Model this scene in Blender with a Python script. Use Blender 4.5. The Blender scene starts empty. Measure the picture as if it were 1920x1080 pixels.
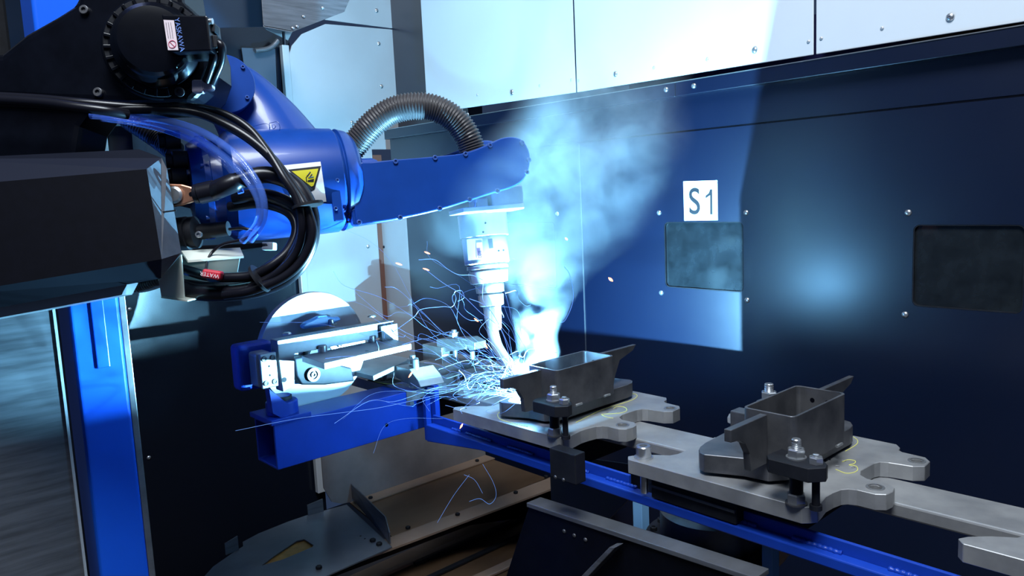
import bpy, bmesh, math, random
import numpy as np
from mathutils import Vector, Matrix, Quaternion
from mathutils.geometry import tessellate_polygon
random.seed(7)
PI = math.pi
SC = bpy.context.scene
COL = SC.collection

# ------------------------------------------------------------------ camera
F = 1437.0
def _n(v):
    v = np.array(v, float); return v/np.linalg.norm(v)
_d1 = _n((-1310, -120, F)); _d2 = _n((1600, -255, F)); _d2 = _n(_d2-_d1*(_d1@_d2)); _up = np.cross(-_d1, _d2)
RM = np.array([-_d1, _d2, _up])            # camera (right, down, forward) -> room axes
CP = np.array([0, 0, 1.45])
cam_d = bpy.data.cameras.new('camera'); cam = bpy.data.objects.new('camera', cam_d); COL.objects.link(cam)
cam_d.sensor_width = 36; cam_d.lens = F/1920*36; cam_d.clip_start = 0.02; cam_d.clip_end = 50
r_, d_, f_ = RM[:, 0], RM[:, 1], RM[:, 2]
cam.matrix_world = Matrix(((r_[0], -d_[0], -f_[0], CP[0]), (r_[1], -d_[1], -f_[1], CP[1]), (r_[2], -d_[2], -f_[2], CP[2]), (0, 0, 0, 1)))
SC.camera = cam
cam_d.dof.use_dof = False

# ------------------------------------------------------------------ world, lamps, exposure
SC.view_settings.view_transform = 'Standard'; SC.view_settings.look = 'None'
SC.view_settings.gamma = 1; SC.view_settings.use_curve_mapping = False
SC.view_settings.exposure = 0.0
w = bpy.data.worlds.new('hall_air'); SC.world = w; w.use_nodes = True
w.node_tree.nodes['Background'].inputs[0].default_value = (0.10, 0.17, 0.36, 1)
w.node_tree.nodes['Background'].inputs[1].default_value = 0.22
SC.cycles.max_bounces = 6; SC.cycles.volume_bounces = 0; SC.cycles.transparent_max_bounces = 12
SC.cycles.sample_clamp_indirect = 3.0; SC.cycles.volume_step_rate = 1.0; SC.cycles.volume_max_steps = 128
SC.cycles.caustics_reflective = False; SC.cycles.caustics_refractive = False

def P(px, py, **k):
    r = RM @ np.array([(px-960)/F, (py-540)/F, 1.0])
    for a, i in (('x', 0), ('y', 1), ('z', 2)):
        if a in k: return Vector(CP + r*(k[a]-CP[i])/r[i])
    return Vector(CP + r*k['d'])
def PP(px, py, o, n):
    r = Vector(RM @ np.array([(px-960)/F, (py-540)/F, 1.0])); c = Vector(CP)
    return c + r*((o-c).dot(n)/r.dot(n))

ARC = P(985, 748, z=1.079)
def lamp(name, kind, loc, energy, color, size=0.1, size_y=None, target=None):
    l = bpy.data.lights.new(name, kind); l.energy = energy; l.color = color
    if kind == 'AREA':
        l.size = size
        if size_y: l.shape = 'RECTANGLE'; l.size_y = size_y
    else: l.shadow_soft_size = size
    o = bpy.data.objects.new(name, l); COL.objects.link(o); o.location = loc
    if target is not None: o.rotation_euler = (Vector(target)-Vector(loc)).to_track_quat('-Z', 'Y').to_euler()
    return o
lamp('arc_light', 'POINT', ARC+Vector((0.003, 0.012, -0.0022)), 240, (0.25, 0.67, 1.0), 0.0015)
lamp('arc_vapour_light', 'POINT', P(1002, 690, y=.93), 12, (0.20, 0.58, 1.0), 0.03)
lamp('hall_light', 'AREA', (0.10, -0.15, 3.7), 150, (0.84, 0.92, 1.0), 1.0, 1.3, (-0.6, 0.9, 1.0))

# ------------------------------------------------------------------ materials
MATS = {}
def mat(name, col, rough=0.5, metal=0.0, noise=0.0, scale=20, bump=0.0, coat=0.0, emit=None, estr=0, stretch=None, rvar=0.0, spec=0.5, col2=None, trans=0.0, alpha=1.0, thr=0.5, ior=1.45):
    if name in MATS: return MATS[name]
    m = bpy.data.materials.new(name); m.use_nodes = True; nt = m.node_tree; b = nt.nodes['Principled BSDF']
    b.inputs['Base Color'].default_value = (*col, 1); b.inputs['Roughness'].default_value = rough
    b.inputs['Metallic'].default_value = metal; b.inputs['Coat Weight'].default_value = coat; b.inputs['Coat Roughness'].default_value = 0.08
    b.inputs['Specular IOR Level'].default_value = spec; b.inputs['Transmission Weight'].default_value = trans; b.inputs['Alpha'].default_value = alpha
    b.inputs['IOR'].default_value = ior
    if emit: b.inputs['Emission Color'].default_value = (*emit, 1); b.inputs['Emission Strength'].default_value = estr
    if noise or bump or rvar or col2:
        tc = nt.nodes.new('ShaderNodeTexCoord'); mp = nt.nodes.new('ShaderNodeMapping'); nz = nt.nodes.new('ShaderNodeTexNoise')
        nt.links.new(tc.outputs['Object'], mp.inputs[0]); nt.links.new(mp.outputs[0], nz.inputs['Vector'])
        if stretch: mp.inputs['Scale'].default_value = stretch
        nz.inputs['Scale'].default_value = scale; nz.inputs['Detail'].default_value = 6; nz.inputs['Roughness'].default_value = 0.6
        if noise or col2:
            cr = nt.nodes.new('ShaderNodeValToRGB'); nt.links.new(nz.outputs['Fac'], cr.inputs[0])
            c2 = col2 or tuple(min(1, c*(1+noise)) for c in col)
            c1 = col if col2 else tuple(c*(1-noise) for c in col)
            cr.color_ramp.elements[0].position = thr-0.15; cr.color_ramp.elements[1].position = thr+0.15
            cr.color_ramp.elements[0].color = (*c1, 1); cr.color_ramp.elements[1].color = (*c2, 1)
            nt.links.new(cr.outputs[0], b.inputs['Base Color'])
        if rvar:
            mr = nt.nodes.new('ShaderNodeMapRange'); mr.inputs['To Min'].default_value = max(0.02, rough-rvar); mr.inputs['To Max'].default_value = min(1, rough+rvar)
            nt.links.new(nz.outputs['Fac'], mr.inputs['Value']); nt.links.new(mr.outputs[0], b.inputs['Roughness'])
        if bump:
            bp = nt.nodes.new('ShaderNodeBump'); bp.inputs['Strength'].default_value = bump; bp.inputs['Distance'].default_value = 0.002
            nt.links.new(nz.outputs['Fac'], bp.inputs['Height']); nt.links.new(bp.outputs[0], b.inputs['Normal'])
    MATS[name] = m; return m
M_blue = mat('robot_blue_paint', (0.006, 0.048, 0.27), 0.32, coat=0.2, noise=0.12, scale=9, bump=0.05)
M_blue2 = mat('frame_blue_paint', (0.006, 0.042, 0.34), 0.40, noise=0.10, scale=14, bump=0.04)
M_colblue = mat('column_blue_paint', (0.010, 0.12, 0.78), 0.33, noise=0.05, scale=4)
M_bluelt = mat('motor_blue_lacquer', (0.12, 0.32, 0.66), 0.35)
M_steel = mat('milled_steel', (0.27, 0.275, 0.285), 0.45, 0.55, col2=(0.38, 0.38, 0.38), scale=16, bump=0.12, rvar=0.12)
M_steeld = mat('dark_scaled_steel', (0.085, 0.088, 0.10), 0.45, 0.7, col2=(0.15, 0.15, 0.16), scale=22, bump=0.10, rvar=0.1)
M_steelb = mat('bright_ground_steel', (0.42, 0.43, 0.44), 0.33, 0.8, noise=0.15, scale=30, bump=0.04)
M_zinc = mat('zinc_plated_steel', (0.62, 0.64, 0.66), 0.28, 0.9, noise=0.1, scale=60)
M_black = mat('black_oxide_steel', (0.009, 0.010, 0.014), 0.55, 0.0, noise=0.3, scale=30, bump=0.05, spec=.25)
M_blackp = mat('black_enamel', (0.002, 0.0025, 0.005), 0.27, noise=0.3, scale=20, spec=0.3)
M_cover = mat('black_sheet_cover', (0.0018, 0.002, 0.005), 0.6, noise=0.15, scale=60, bump=0.03, spec=0.2)
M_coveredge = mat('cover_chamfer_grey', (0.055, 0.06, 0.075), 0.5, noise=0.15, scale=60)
M_rubber = mat('black_cable_rubber', (0.006, 0.006, 0.010), 0.30, spec=0.4)
M_hose = mat('corrugated_hose_grey', (0.045, 0.042, 0.045), 0.42, spec=0.5)
M_copper = mat('copper_lug', (0.78, 0.36, 0.22), 0.32, 0.9, noise=0.1, scale=60)
M_clear = mat('clear_tube', (0.10, 0.22, 0.75), 0.06, alpha=0.34, spec=0.9)
M_navy = mat('dark_navy_panel', (0.0016, 0.0052, 0.020), 0.31, 0.0, bump=0.02, scale=3, rvar=0.05, spec=1.0)
M_gloss = mat('black_gloss_panel', (0.004, 0.006, 0.012), 0.22, 0.0, scale=7, rvar=0.10, spec=0.5)
M_sheet = mat('galvanised_sheet', (0.50, 0.53, 0.56), 0.42, 0.35, noise=0.04, scale=3, bump=0.02, rvar=0.05)
M_sheetd = mat('brushed_sheet', (0.16, 0.17, 0.19), 0.38, 0.6, noise=0.25, scale=7, stretch=(1, 1, 14), rvar=0.1)
M_white = mat('white_powder_coat', (0.60, 0.66, 0.71), 0.45, noise=0.02, scale=3)
M_glass = mat('dark_window_pane', (0.010, 0.013, 0.016), 0.10, 0.0, noise=0.3, scale=24, rvar=0.1, spec=0.6)
M_brown = mat('warm_reflection_brown', (0.20, 0.115, 0.06), 0.33, 0.65, col2=(0.32, 0.20, 0.12), scale=5, stretch=(1, .5, 1), rvar=0.14, bump=0.05)  # brown puts a warm orange reflection into the steel's colour
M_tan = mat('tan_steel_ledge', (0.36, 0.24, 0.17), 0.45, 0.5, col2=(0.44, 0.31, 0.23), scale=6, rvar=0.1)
M_base = mat('grey_base_sheet', (0.12, 0.135, 0.16), 0.38, 0.5, col2=(0.18, 0.195, 0.22), scale=5, rvar=0.1)
M_paper = mat('white_label', (0.75, 0.78, 0.80), 0.5)
M_paperp = mat('sticker_pinkish_white', (0.62, 0.52, 0.55), 0.5)
M_ink = mat('black_ink', (0.012, 0.013, 0.018), 0.5)
M_yellow = mat('warning_yellow', (0.62, 0.56, 0.03), 0.45)
M_red = mat('red_tag', (0.50, 0.02, 0.04), 0.4)
M_redink = mat('red_ink', (0.45, 0.05, 0.12), 0.5)
M_blueink = mat('blue_ink', (0.03, 0.08, 0.30), 0.4)
M_chalk = mat('yellow_chalk', (0.62, 0.60, 0.16), 0.8)
M_orange = mat('orange_inset', (0.55, 0.26, 0.05), 0.6, noise=0.2, scale=30)  # orange of randomly varying tone for the floor of the apron cutout
M_torch = mat('torch_satin_metal', (0.60, 0.60, 0.58), 0.3, 0.5, noise=0.06, scale=30)
M_spark = mat('glowing_spark', (1, 0.3, 0.1), 0.5, emit=(1.0, 0.22, 0.08), estr=9)
M_sparkb = mat('arc_lit_spatter_glow', (0.05, 0.08, 0.2), 0.5, emit=(0.14, 0.36, 1.0), estr=0.8)  # emission puts the arc's blue light into the threads
M_arc = mat('arc_plasma', (1, 1, 1), 0.5, emit=(0.55, 0.85, 1.0), estr=40)
M_plas = mat('translucent_white_plastic', (0.70, 0.74, 0.66), 0.35, alpha=0.9)

# ------------------------------------------------------------------ builders
def link(name, me, m, parent=None, loc=None):
    o = bpy.data.objects.new(name, me); COL.objects.link(o)
    if m and not me.materials: me.materials.append(m)
    if parent: o.parent = parent
    if loc is not None: o.location = loc
    return o
def tag(o, label=None, cat=None, group=None, kind=None):
    if label: o['label'] = label
    if cat: o['category'] = cat
    if group: o['group'] = group
    if kind: o['kind'] = kind
    return o
def thing(name, loc, label, cat=None, group=None, kind=None):
    o = bpy.data.objects.new(name, None); COL.objects.link(o); o.location = loc; o.empty_display_size = 0.02
    return tag(o, label, cat, group, kind)
def wloc(o):
    v = Vector((0, 0, 0))
    while o is not None:
        v = v+o.location; o = o.parent
    return v
def mk(name, verts, faces, m, parent=None, smooth=False, bevel=0, seg=2, angle=35):
    """one mesh object; verts are given in room coordinates, origin at the base centre of the shape (or the parent's frame)"""
    vs = [Vector(v) for v in verts]
    c = Vector(((min(v.x for v in vs)+max(v.x for v in vs))/2, (min(v.y for v in vs)+max(v.y for v in vs))/2, min(v.z for v in vs)))
    me = bpy.data.meshes.new(name); me.from_pydata([v-c for v in vs], [], faces)
    bm = bmesh.new(); bm.from_mesh(me); bmesh.ops.remove_doubles(bm, verts=bm.verts, dist=1e-6)
    bmesh.ops.recalc_face_normals(bm, faces=bm.faces); bm.to_mesh(me); bm.free()
    o = link(name, me, m, parent, c-wloc(parent) if parent else c)
    if smooth:
        for p in me.polygons: p.use_smooth = True
        me.set_sharp_from_angle(angle=math.radians(angle))
    if bevel:
        b = o.modifiers.new('edge', 'BEVEL'); b.width = bevel; b.segments = seg; b.limit_method = 'ANGLE'; b.angle_limit = math.radians(40)
    return o
def prism(name, outline, ext, m, parent=None, holes=(), bevel=0, seg=2, smooth=False):
    loops = [[Vector(p) for p in outline]]+[[Vector(p) for p in h] for h in holes]
    ext = Vector(ext); flat = [v for l in loops for v in l]; n = len(flat)
    tris = tessellate_polygon(loops)
    faces = [tuple(t) for t in tris] if holes else [tuple(range(n))]
    f2 = [tuple(reversed([i+n for i in f])) for f in faces]
    off = 0; sides = []
    for l in loops:
        k = len(l)
        for i in range(k):
            a, b = off+i, off+(i+1) % k; sides.append((a, b, b+n, a+n))
        off += k
    return mk(name, flat+[v+ext for v in flat], faces+f2+sides, m, parent, smooth, bevel, seg)
def box(name, lo, hi, m, parent=None, bevel=0.0, seg=2):
    x0, y0, z0 = lo; x1, y1, z1 = hi
    return prism(name, [(x0, y0, z0), (x1, y0, z0), (x1, y1, z0), (x0, y1, z0)], (0, 0, z1-z0), m, parent, bevel=bevel, seg=seg)
def obox(name, c, ax, ay, az, m, parent=None, bevel=0.0):
    """box from centre and three half-axis vectors"""
    c, ax, ay, az = map(Vector, (c, ax, ay, az))
    return prism(name, [c-ax-ay-az, c+ax-ay-az, c+ax+ay-az, c-ax+ay-az], az*2, m, parent, bevel=bevel)
def frame(n):
    n = Vector(n).normalized(); a = Vector((0, 0, 1)) if abs(n.z) < 0.9 else Vector((1, 0, 0))
    u = a.cross(n).normalized(); return u, n.cross(u), n
def lathe(name, o, n, prof, m, parent=None, seg=40, angle=30, bevel=0, scal=1.0):
    """prof: (height along n, radius)"""
    o = Vector(o); u, v, n = frame(n); V = []; Fc = []
    for h, r in prof:
        for k in range(seg):
            a = 2*PI*k/seg; V.append(o+n*h+(u*math.cos(a)+v*math.sin(a)*scal)*max(r, 1e-5))
    for i in range(len(prof)-1):
        for k in range(seg):
            a, b = i*seg+k, i*seg+(k+1) % seg; Fc.append((a, b, b+seg, a+seg))
    Fc.append(tuple(reversed(range(seg)))); Fc.append(tuple(range((len(prof)-1)*seg, len(prof)*seg)))
    return mk(name, V, Fc, m, parent, True, bevel, 2, angle)
def spline(pts, n):
    P_ = [Vector(p) for p in pts]; P_ = [P_[0]*2-P_[1]]+P_+[P_[-1]*2-P_[-2]]; out = []
    for i in range(1, len(P_)-2):
        p0, p1, p2, p3 = P_[i-1:i+3]
        for k in range(n):
            t = k/n; out.append(0.5*((2*p1)+(p2-p0)*t+(2*p0-5*p1+4*p2-p3)*t*t+(3*p1-p0-3*p2+p3)*t**3))
    out.append(P_[-2]); return out
def sweep_data(pts, rad, seg=12):
    """rad: number or function of arclength fraction and arclength"""
    V = []; Fc = []; L = [0]
    for i in range(1, len(pts)): L.append(L[-1]+(pts[i]-pts[i-1]).length)
    T = (pts[1]-pts[0]).normalized(); u, v, _ = frame(T)
    for i, p in enumerate(pts):
        t = (pts[min(i+1, len(pts)-1)]-pts[max(i-1, 0)]).normalized()
        if t.length > 0.5:
            q = T.rotation_difference(t); u = q @ u; v = q @ v; T = t
        r = rad(L[i]/L[-1], L[i]) if callable(rad) else rad
        for k in range(seg):
            a = 2*PI*k/seg; V.append(p+(u*math.cos(a)+v*math.sin(a))*r)
    for i in range(len(pts)-1):
        for k in range(seg):
            a, b = i*seg+k, i*seg+(k+1) % seg; Fc.append((a, b, b+seg, a+seg))
    Fc.append(tuple(reversed(range(seg)))); Fc.append(tuple(range((len(pts)-1)*seg, len(pts)*seg)))
    return V, Fc
def tube(name, pts, rad, m, parent=None, n=10, seg=12):
    V, Fc = sweep_data(spline(pts, n) if n > 1 else [Vector(p) for p in pts], rad, seg)
    return mk(name, V, Fc, m, parent, True, angle=50)
def resample(pts, step):
    out = [pts[0]]; acc = 0
    for i in range(1, len(pts)):
        a, b = pts[i-1], pts[i]; l = (b-a).length; 
        while acc+l >= step:
            a = a+(b-a)*((step-acc)/l); out.append(a.copy()); l = (b-a).length; acc = 0
            if l < 1e-9: break
        acc += l
    return out
def corrugated(name, pts, r, pitch, m, parent=None):
    p = resample(spline(pts, 24), pitch/4)
    V, Fc = sweep_data(p, lambda f, s: r*(1.0 if int(round(s/(pitch/4))) % 4 in (0, 1) else 0.90), 28)
    return mk(name, V, Fc, m, parent, True, angle=60)
# fasteners: mesh data shared, unit = metres at r=1
FM = {}
def fastener(kind, m):
    key = (kind, m.name)
    if key in FM: return FM[key]
    V = []; Fc = []
    def ring(seg, r, h, ph=0):
        b = len(V)
        for k in range(seg): a = 2*PI*k/seg+ph; V.append((math.cos(a)*r, math.sin(a)*r, h))
        return b
    def joinr(a, b, s):
        for k in range(s): Fc.append((a+k, a+(k+1) % s, b+(k+1) % s, b+k))
    if kind == 'socket':          # socket head cap with hex recess
        s = 24; a = ring(s, 1, 0); b = ring(s, 1, 1.0); c = ring(s, .9, 1.1); d = ring(s, .52, 1.1); e = ring(s, .48, .5)
        for x, y in ((a, b), (b, c), (c, d), (d, e)): joinr(x, y, s)
        Fc.append(tuple(range(e, e+s)))
    elif kind == 'dome':          # pan head
        s = 16; pr = [(1, 0), (1, .18), (.85, .42), (.5, .6), (.22, .64), (.2, .45)]
        rs = [ring(s, r, h) for r, h in pr]
        for x, y in zip(rs, rs[1:]): joinr(x, y, s)
        Fc.append(tuple(range(rs[-1], rs[-1]+s)))
    elif kind == 'hex':           # hex nut or head
        s = 6; a = ring(s, 1, 0); b = ring(s, 1, .82); c = ring(s, .86, .94); joinr(a, b, s); joinr(b, c, s)
        Fc.append(tuple(range(c, c+s)))
    elif kind == 'washer':
        s = 24; a = ring(s, 1, 0); b = ring(s, 1, .14); joinr(a, b, s); Fc.append(tuple(range(b, b+s)))
    elif kind == 'hole':          # dark bore with chamfer ring, sunk look
        s = 20; a = ring(s, 1, .012); b = ring(s, .0001, .012); joinr(a, b, s)
    me = bpy.data.meshes.new(kind); me.from_pydata(V, [], Fc); me.materials.append(m)
    if kind != 'hex':
        for p in me.polygons: p.use_smooth = True
        me.set_sharp_from_angle(angle=math.radians(35))
    FM[key] = me; return me
def bolt(kind, p, n, r, parent, m=None, name=None, hs=1.0):
    o = bpy.data.objects.new(name or {'socket': 'socket_screw', 'dome': 'screw', 'hex': 'hex_nut', 'washer': 'washer', 'hole': 'bolt_hole'}[kind], fastener(kind, m or M_zinc))
    COL.objects.link(o); o.parent = parent; o.location = Vector(p)-wloc(parent)
    o.rotation_mode = 'QUATERNION'; o.rotation_quaternion = Vector((0, 0, 1)).rotation_difference(Vector(n).normalized())
    o.scale = (r, r, r*hs); return o
def text(name, s, o, right, up, size, m, parent, depth=0.0004, sx=1.0, offset=0.0):
    cu = bpy.data.curves.new('lettering', 'FONT'); cu.body = s; cu.size = size; cu.align_x = 'CENTER'; cu.align_y = 'CENTER'; cu.extrude = depth; cu.offset = offset
    t = bpy.data.objects.new('t', cu); COL.objects.link(t); dg = bpy.context.evaluated_depsgraph_get()
    me = bpy.data.meshes.new_from_object(t.evaluated_get(dg)); bpy.data.objects.remove(t)
    right = Vector(right).normalized(); n = right.cross(Vector(up)).normalized(); up = n.cross(right)
    Mx = Matrix((right*sx, up, n)).transposed(); Mx = Mx.to_4x4(); Mx.translation = Vector(o)
    vs = [Mx @ v.co for v in me.vertices]; fs = [tuple(p.vertices) for p in me.polygons]
    return mk(name, vs, fs, m, parent)
def line(name, pts, wd, m, parent, h=0.0004):
    return tube(name, pts, wd/2, m, parent, n=6, seg=6)
def rrect(cx, cy, w_, h_, r, k=5):
    out = []
    for sx, sy, a0 in ((1, 1, 0), (-1, 1, 90), (-1, -1, 180), (1, -1, 270)):
        for i in range(k+1):
            a = math.radians(a0+90*i/k); out.append((cx+sx*(w_/2-r)+r*math.cos(a), cy+sy*(h_/2-r)+r*math.sin(a)))
    return out

# ================================================================== THE ROOM
W = 1.5; XE = -2.35
zy = lambda px, py: P(px, py, y=W).z
xy = lambda px, py: P(px, py, y=W).x
# ---- back wall, dark lower part with three windows
wb = thing('wall_back', (-0.9, W, 0), 'dark navy panelled wall of the welding cell behind the fixtures', kind='structure')
z_gr = zy(1500, 223)                        # groove height
z_tl = (zy(1182, 194)+zy(1920, 91))/2       # lower edge of the rail
z_tt = (zy(1000, 194)+zy(1920, 62))/2
X0, X1 = xy(768, 500), 0.9
wins = []
for (a, b, c, d) in ((912, 416, 1042, 530), (1246, 416, 1394, 538), (1711, 421, 1921, 574)):
    xa, xb = xy(a, (b+d)/2), xy(c, (b+d)/2); wins.append((xa, xb, zy((a), d), zy((a), b)))
zt_w = sum(k[3] for k in wins)/3; 
holes = []
for xa, xb, za, zb in wins:
    holes.append([(x, W, z) for x, z in rrect((xa+xb)/2, (za+zb)/2, xb-xa, zb-za, 0.012)])
prism('panel', [(X0, W, 0.2), (X1, W, 0.2), (X1, W, z_gr-0.002), (X0, W, z_gr-0.002)], (0, 0.004, 0), M_navy, wb, holes=holes, bevel=0)
prism('panel', [(xy(730, 245), W, z_gr+0.002), (X1, W, z_gr+0.002), (X1, W, z_tl), (xy(730, 245), W, z_tl)], (0, 0.004, 0), M_navy, wb)
prism('panel', [(xy(730, 245), W, 1.46), (X0-0.002, W, 1.46), (X0-0.002, W, z_gr-0.002), (xy(730, 245), W, z_gr-0.002)], (0, 0.004, 0), M_navy, wb)
box('rail', (xy(730, 245), W-0.022, z_tl), (xy(1276, 170), W+0.03, z_tt), M_navy, wb, 0.0015)
box('rail', (xy(1277, 170), W-0.022, z_tl), (X1, W+0.03, z_tt), M_navy, wb, 0.0015)
box('rail_edge', (xy(730, 245), W-0.0235, z_tt-0.0005), (X1, W-0.018, z_tt+0.0012), M_steelb, wb)
box('trim_shadow_gap', (X0, W+0.001, z_gr-0.006), (X1, W+0.012, z_gr+0.006), M_blackp, wb)
for (px, py) in ((1249, 168), (1301, 161), (877, 215)):
    bolt('dome', P(px, py, y=W-0.022), (0, -1, 0), 0.006, wb)
for (px, py) in ((1236, 399), (1399, 399), (1703, 399), (1240, 549), (1401, 563), (1697, 590), (1045, 401), (895, 399)):
    bolt('dome', P(px, py, y=W), (0, -1, 0), 0.0062, wb)
for i, (xa, xb, za, zb) in enumerate(wins):
    wn = thing('window_%d' % (i+1), ((xa+xb)/2, W, za), ['dark viewing window partly hidden by smoke behind the torch', 'dark smoky viewing window under the S1 sign', 'black viewing window cut by the right picture edge'][i], kind='structure')
    pr = [(x, W+0.006, z) for x, z in rrect((xa+xb)/2, (za+zb)/2, xb-xa+0.02, zb-za+0.02, 0.012)]
    prism('pane', pr, (0, 0.004, 0), M_glass, wn)
    oc = [(x, W+0.0005, z) for x, z in rrect((xa+xb)/2, (za+zb)/2, xb-xa-0.0005, zb-za-0.0005, 0.012)]
    ic = [(x, W+0.0005, z) for x, z in rrect((xa+xb)/2, (za+zb)/2, xb-xa-0.004, zb-za-0.004, 0.010)]
    prism('window_gasket', oc, (0, 0.005, 0), M_black, wn, holes=[ic])
    box('dark_room_strip', (xa-0.01, W+0.0102, za-0.01), (xb+0.01, W+0.012, zb+0.01), M_blackp, wn)
# seam cover seen beside the torch smoke
box('panel_seam', (xy(1091, 420)-0.001, W-0.0025, 1.0), (xy(1091, 420)+0.001, W, z_gr-0.004), M_coveredge, wb)
# things behind the gap between the two parts of the wall
box('purple_beam', (-1.25, W+0.05, z_tt-0.03), (-0.58, W+0.09, z_tt+0.10), mat('purple_beam_paint', (0.03, 0.03, 0.16), 0.5), wb)
box('rusty_beam', (-0.58, W+0.05, z_tt-0.03), (-0.36, W+0.09, z_tt+0.10), mat('rusty_beam_paint', (0.16, 0.07, 0.04), 0.6), wb)
box('purple_beam', (-0.36, W+0.05, z_tt-0.03), (0.9, W+0.09, z_tt+0.10), MATS['purple_beam_paint'], wb)
# ---- upper light panels
def upper(px0, px1, nm='panel'):
    yb = lambda px: 173-(px-1081)*0.158 if px > 1081 else 173-(px-1081)*0.142
    a0, a1 = P(px0, yb(px0), y=W-0.012), P(px1, yb(px1), y=W-0.012)
    return prism(nm, [a0, a1, (a1.x, W-0.012, 3.0), (a0.x, W-0.012, 3.0)], (0, 0.003, 0), M_white, wu, bevel=0.0012)
wu = thing('wall_upper', (-0.9, W, 1.9), 'pale upper wall panels lit cyan by the arc above the dark wall', kind='structure')
upper(801, 1079); upper(1082, 1525); upper(1530, 2500)
for (px, py, r) in ((1415, 94, .0065), (1782, 32, .0072), (1154, 139, .006), (960, 173, .007)):
    bolt('dome', P(px, py, y=W-0.012), (0, -1, 0), r, wu)
for (px, py) in ((1326, 111), (1540, 72), (1516, 78), (1654, 53), (1085, 151), (1071, 150), (1226, 127), (1012, 161), (895, 178)):
    bolt('dome', P(px, py, y=W-0.012), (0, -1, 0), 0.0035, wu, M_sheet)
# dark slab added for the shade of the deep corner gap
box('corner_gap_shade', (-2.36, W+0.10, 1.2), (-1.95, W+0.16, 3.2), M_navy, wb)
# ---- end wall
we = thing('wall_end', (XE, 1.2, 0), 'pale sheet metal end wall with gloss black panels at its left', kind='structure')
yL = P(541, 90, x=XE).y; ySeam = P(760, 52, x=XE).z
YC = W+0.10
prism('panel', [(XE, yL, 0.45), (XE, P(712, 500, x=XE).y, 0.45), (XE, P(712, 500, x=XE).y, 1.62), (XE, YC, 1.62), (XE, YC, P(700, 51, x=XE).z), (XE, P(610, 46, x=XE).y, P(610, 45, x=XE).z), (XE, yL+0.05, P(548, 62, x=XE).z), (XE, yL+0.012, P(541, 85, x=XE).z), (XE, yL, P(541, 85, x=XE).z-0.03)], (-0.004, 0, 0), M_sheet, we)
box('panel', (XE-0.004, yL+0.14, P(700, 49, x=XE).z+0.001), (XE, YC, 3.2), M_sheet, we)
box('folded_edge', (XE-0.02, yL-0.022, 0.45), (XE+0.001, yL+0.002, P(533, 84, x=XE).z), M_sheet, we, 0.002)
for (px, py) in ((568, 0), (715, 162), (690, 462), (660, 230), (706, 20), (710, 82)):
    bolt('dome', P(px, py, x=XE), (1, 0, 0), 0.007, we)
# brown upright and bright strip in the corner
box('corner_strip', (XE-0.01, P(712, 500, x=XE).y, 0.6), (XE+0.004, P(712, 500, x=XE).y+0.035, 1.6), mat('brown_strip', (0.16, 0.07, 0.05), 0.5), we)
xs0, xs1 = xy(721, 500), X0-0.002
box('panel', (xs0, W-0.001, 0.6), (xs1, W+0.003, 1.46), M_sheet, wb)
bolt('dome', P(720, 463, y=W-0.001), (0, -1, 0), 0.005, wb, M_black)
# gloss black panels
yB0 = P(247, 700, x=XE-0.02).y
box('panel', (XE-0.06, yB0-0.2, -0.1), (XE-0.03, yL+0.02, 3.2), M_gloss, we)
bolt('dome', P(243, 580, x=XE-0.03), (1, 0, 0), 0.006, we); bolt('dome', P(279, 858, x=XE-0.03), (1, 0, 0), 0.006, we)
bolt('dome', P(559, 508, x=XE-0.03), (1, 0, 0), 0.006, we)
# lower dim upright sheet between canopy and robot
prism('inner_sheet', [P(452, 90, x=XE-0.02), P(515, 92, x=XE-0.02), P(520, 215, x=XE-0.02), P(470, 215, x=XE-0.02)], (0.004, 0, 0), mat('dim_blue_sheet', (0.05, 0.07, 0.10), 0.5), we)
tube('bent_pipe', [P(478, 95, x=XE+0.0), P(500, 92, x=XE+0.0), P(512, 86, x=XE+0.0), P(521, 76, x=XE+0.0)], 0.008, M_sheetd, we)
# left brushed sheet beyond the column
ws = thing('wall_left', (XE, 0.2, 0), 'brushed grey sheet wall to the left of the blue column', kind='structure')
XL = -1.385
yl1 = P(112, 700, x=XL).y
box('panel', (XL-.003, -0.3, -0.0), (XL, yl1, 1.40), M_sheetd, ws)
box('panel_edge', (XL-.004, yl1, 0.0), (XL+.003, yl1+0.004, 1.40), M_sheet, ws)
box('panel', (-2.50, -0.6, 1.42), (-2.49, 0.9, 3.2), M_black, ws)
# floor and ceiling
fl = box('floor', (-3.2, -2.5, -0.06), (1.6, 3.0, 0.0), mat('dark_shop_floor', (0.035, 0.03, 0.028), 0.4, noise=0.4, scale=3), None)
tag(fl, 'dark shop floor under the welding cell', kind='structure')
cl = box('ceiling', (-3.2, 0.35, 3.2), (-1.0, 3.0, 3.24), M_navy, None); tag(cl, 'dark ceiling over the far end of the cell', kind='structure')

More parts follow.
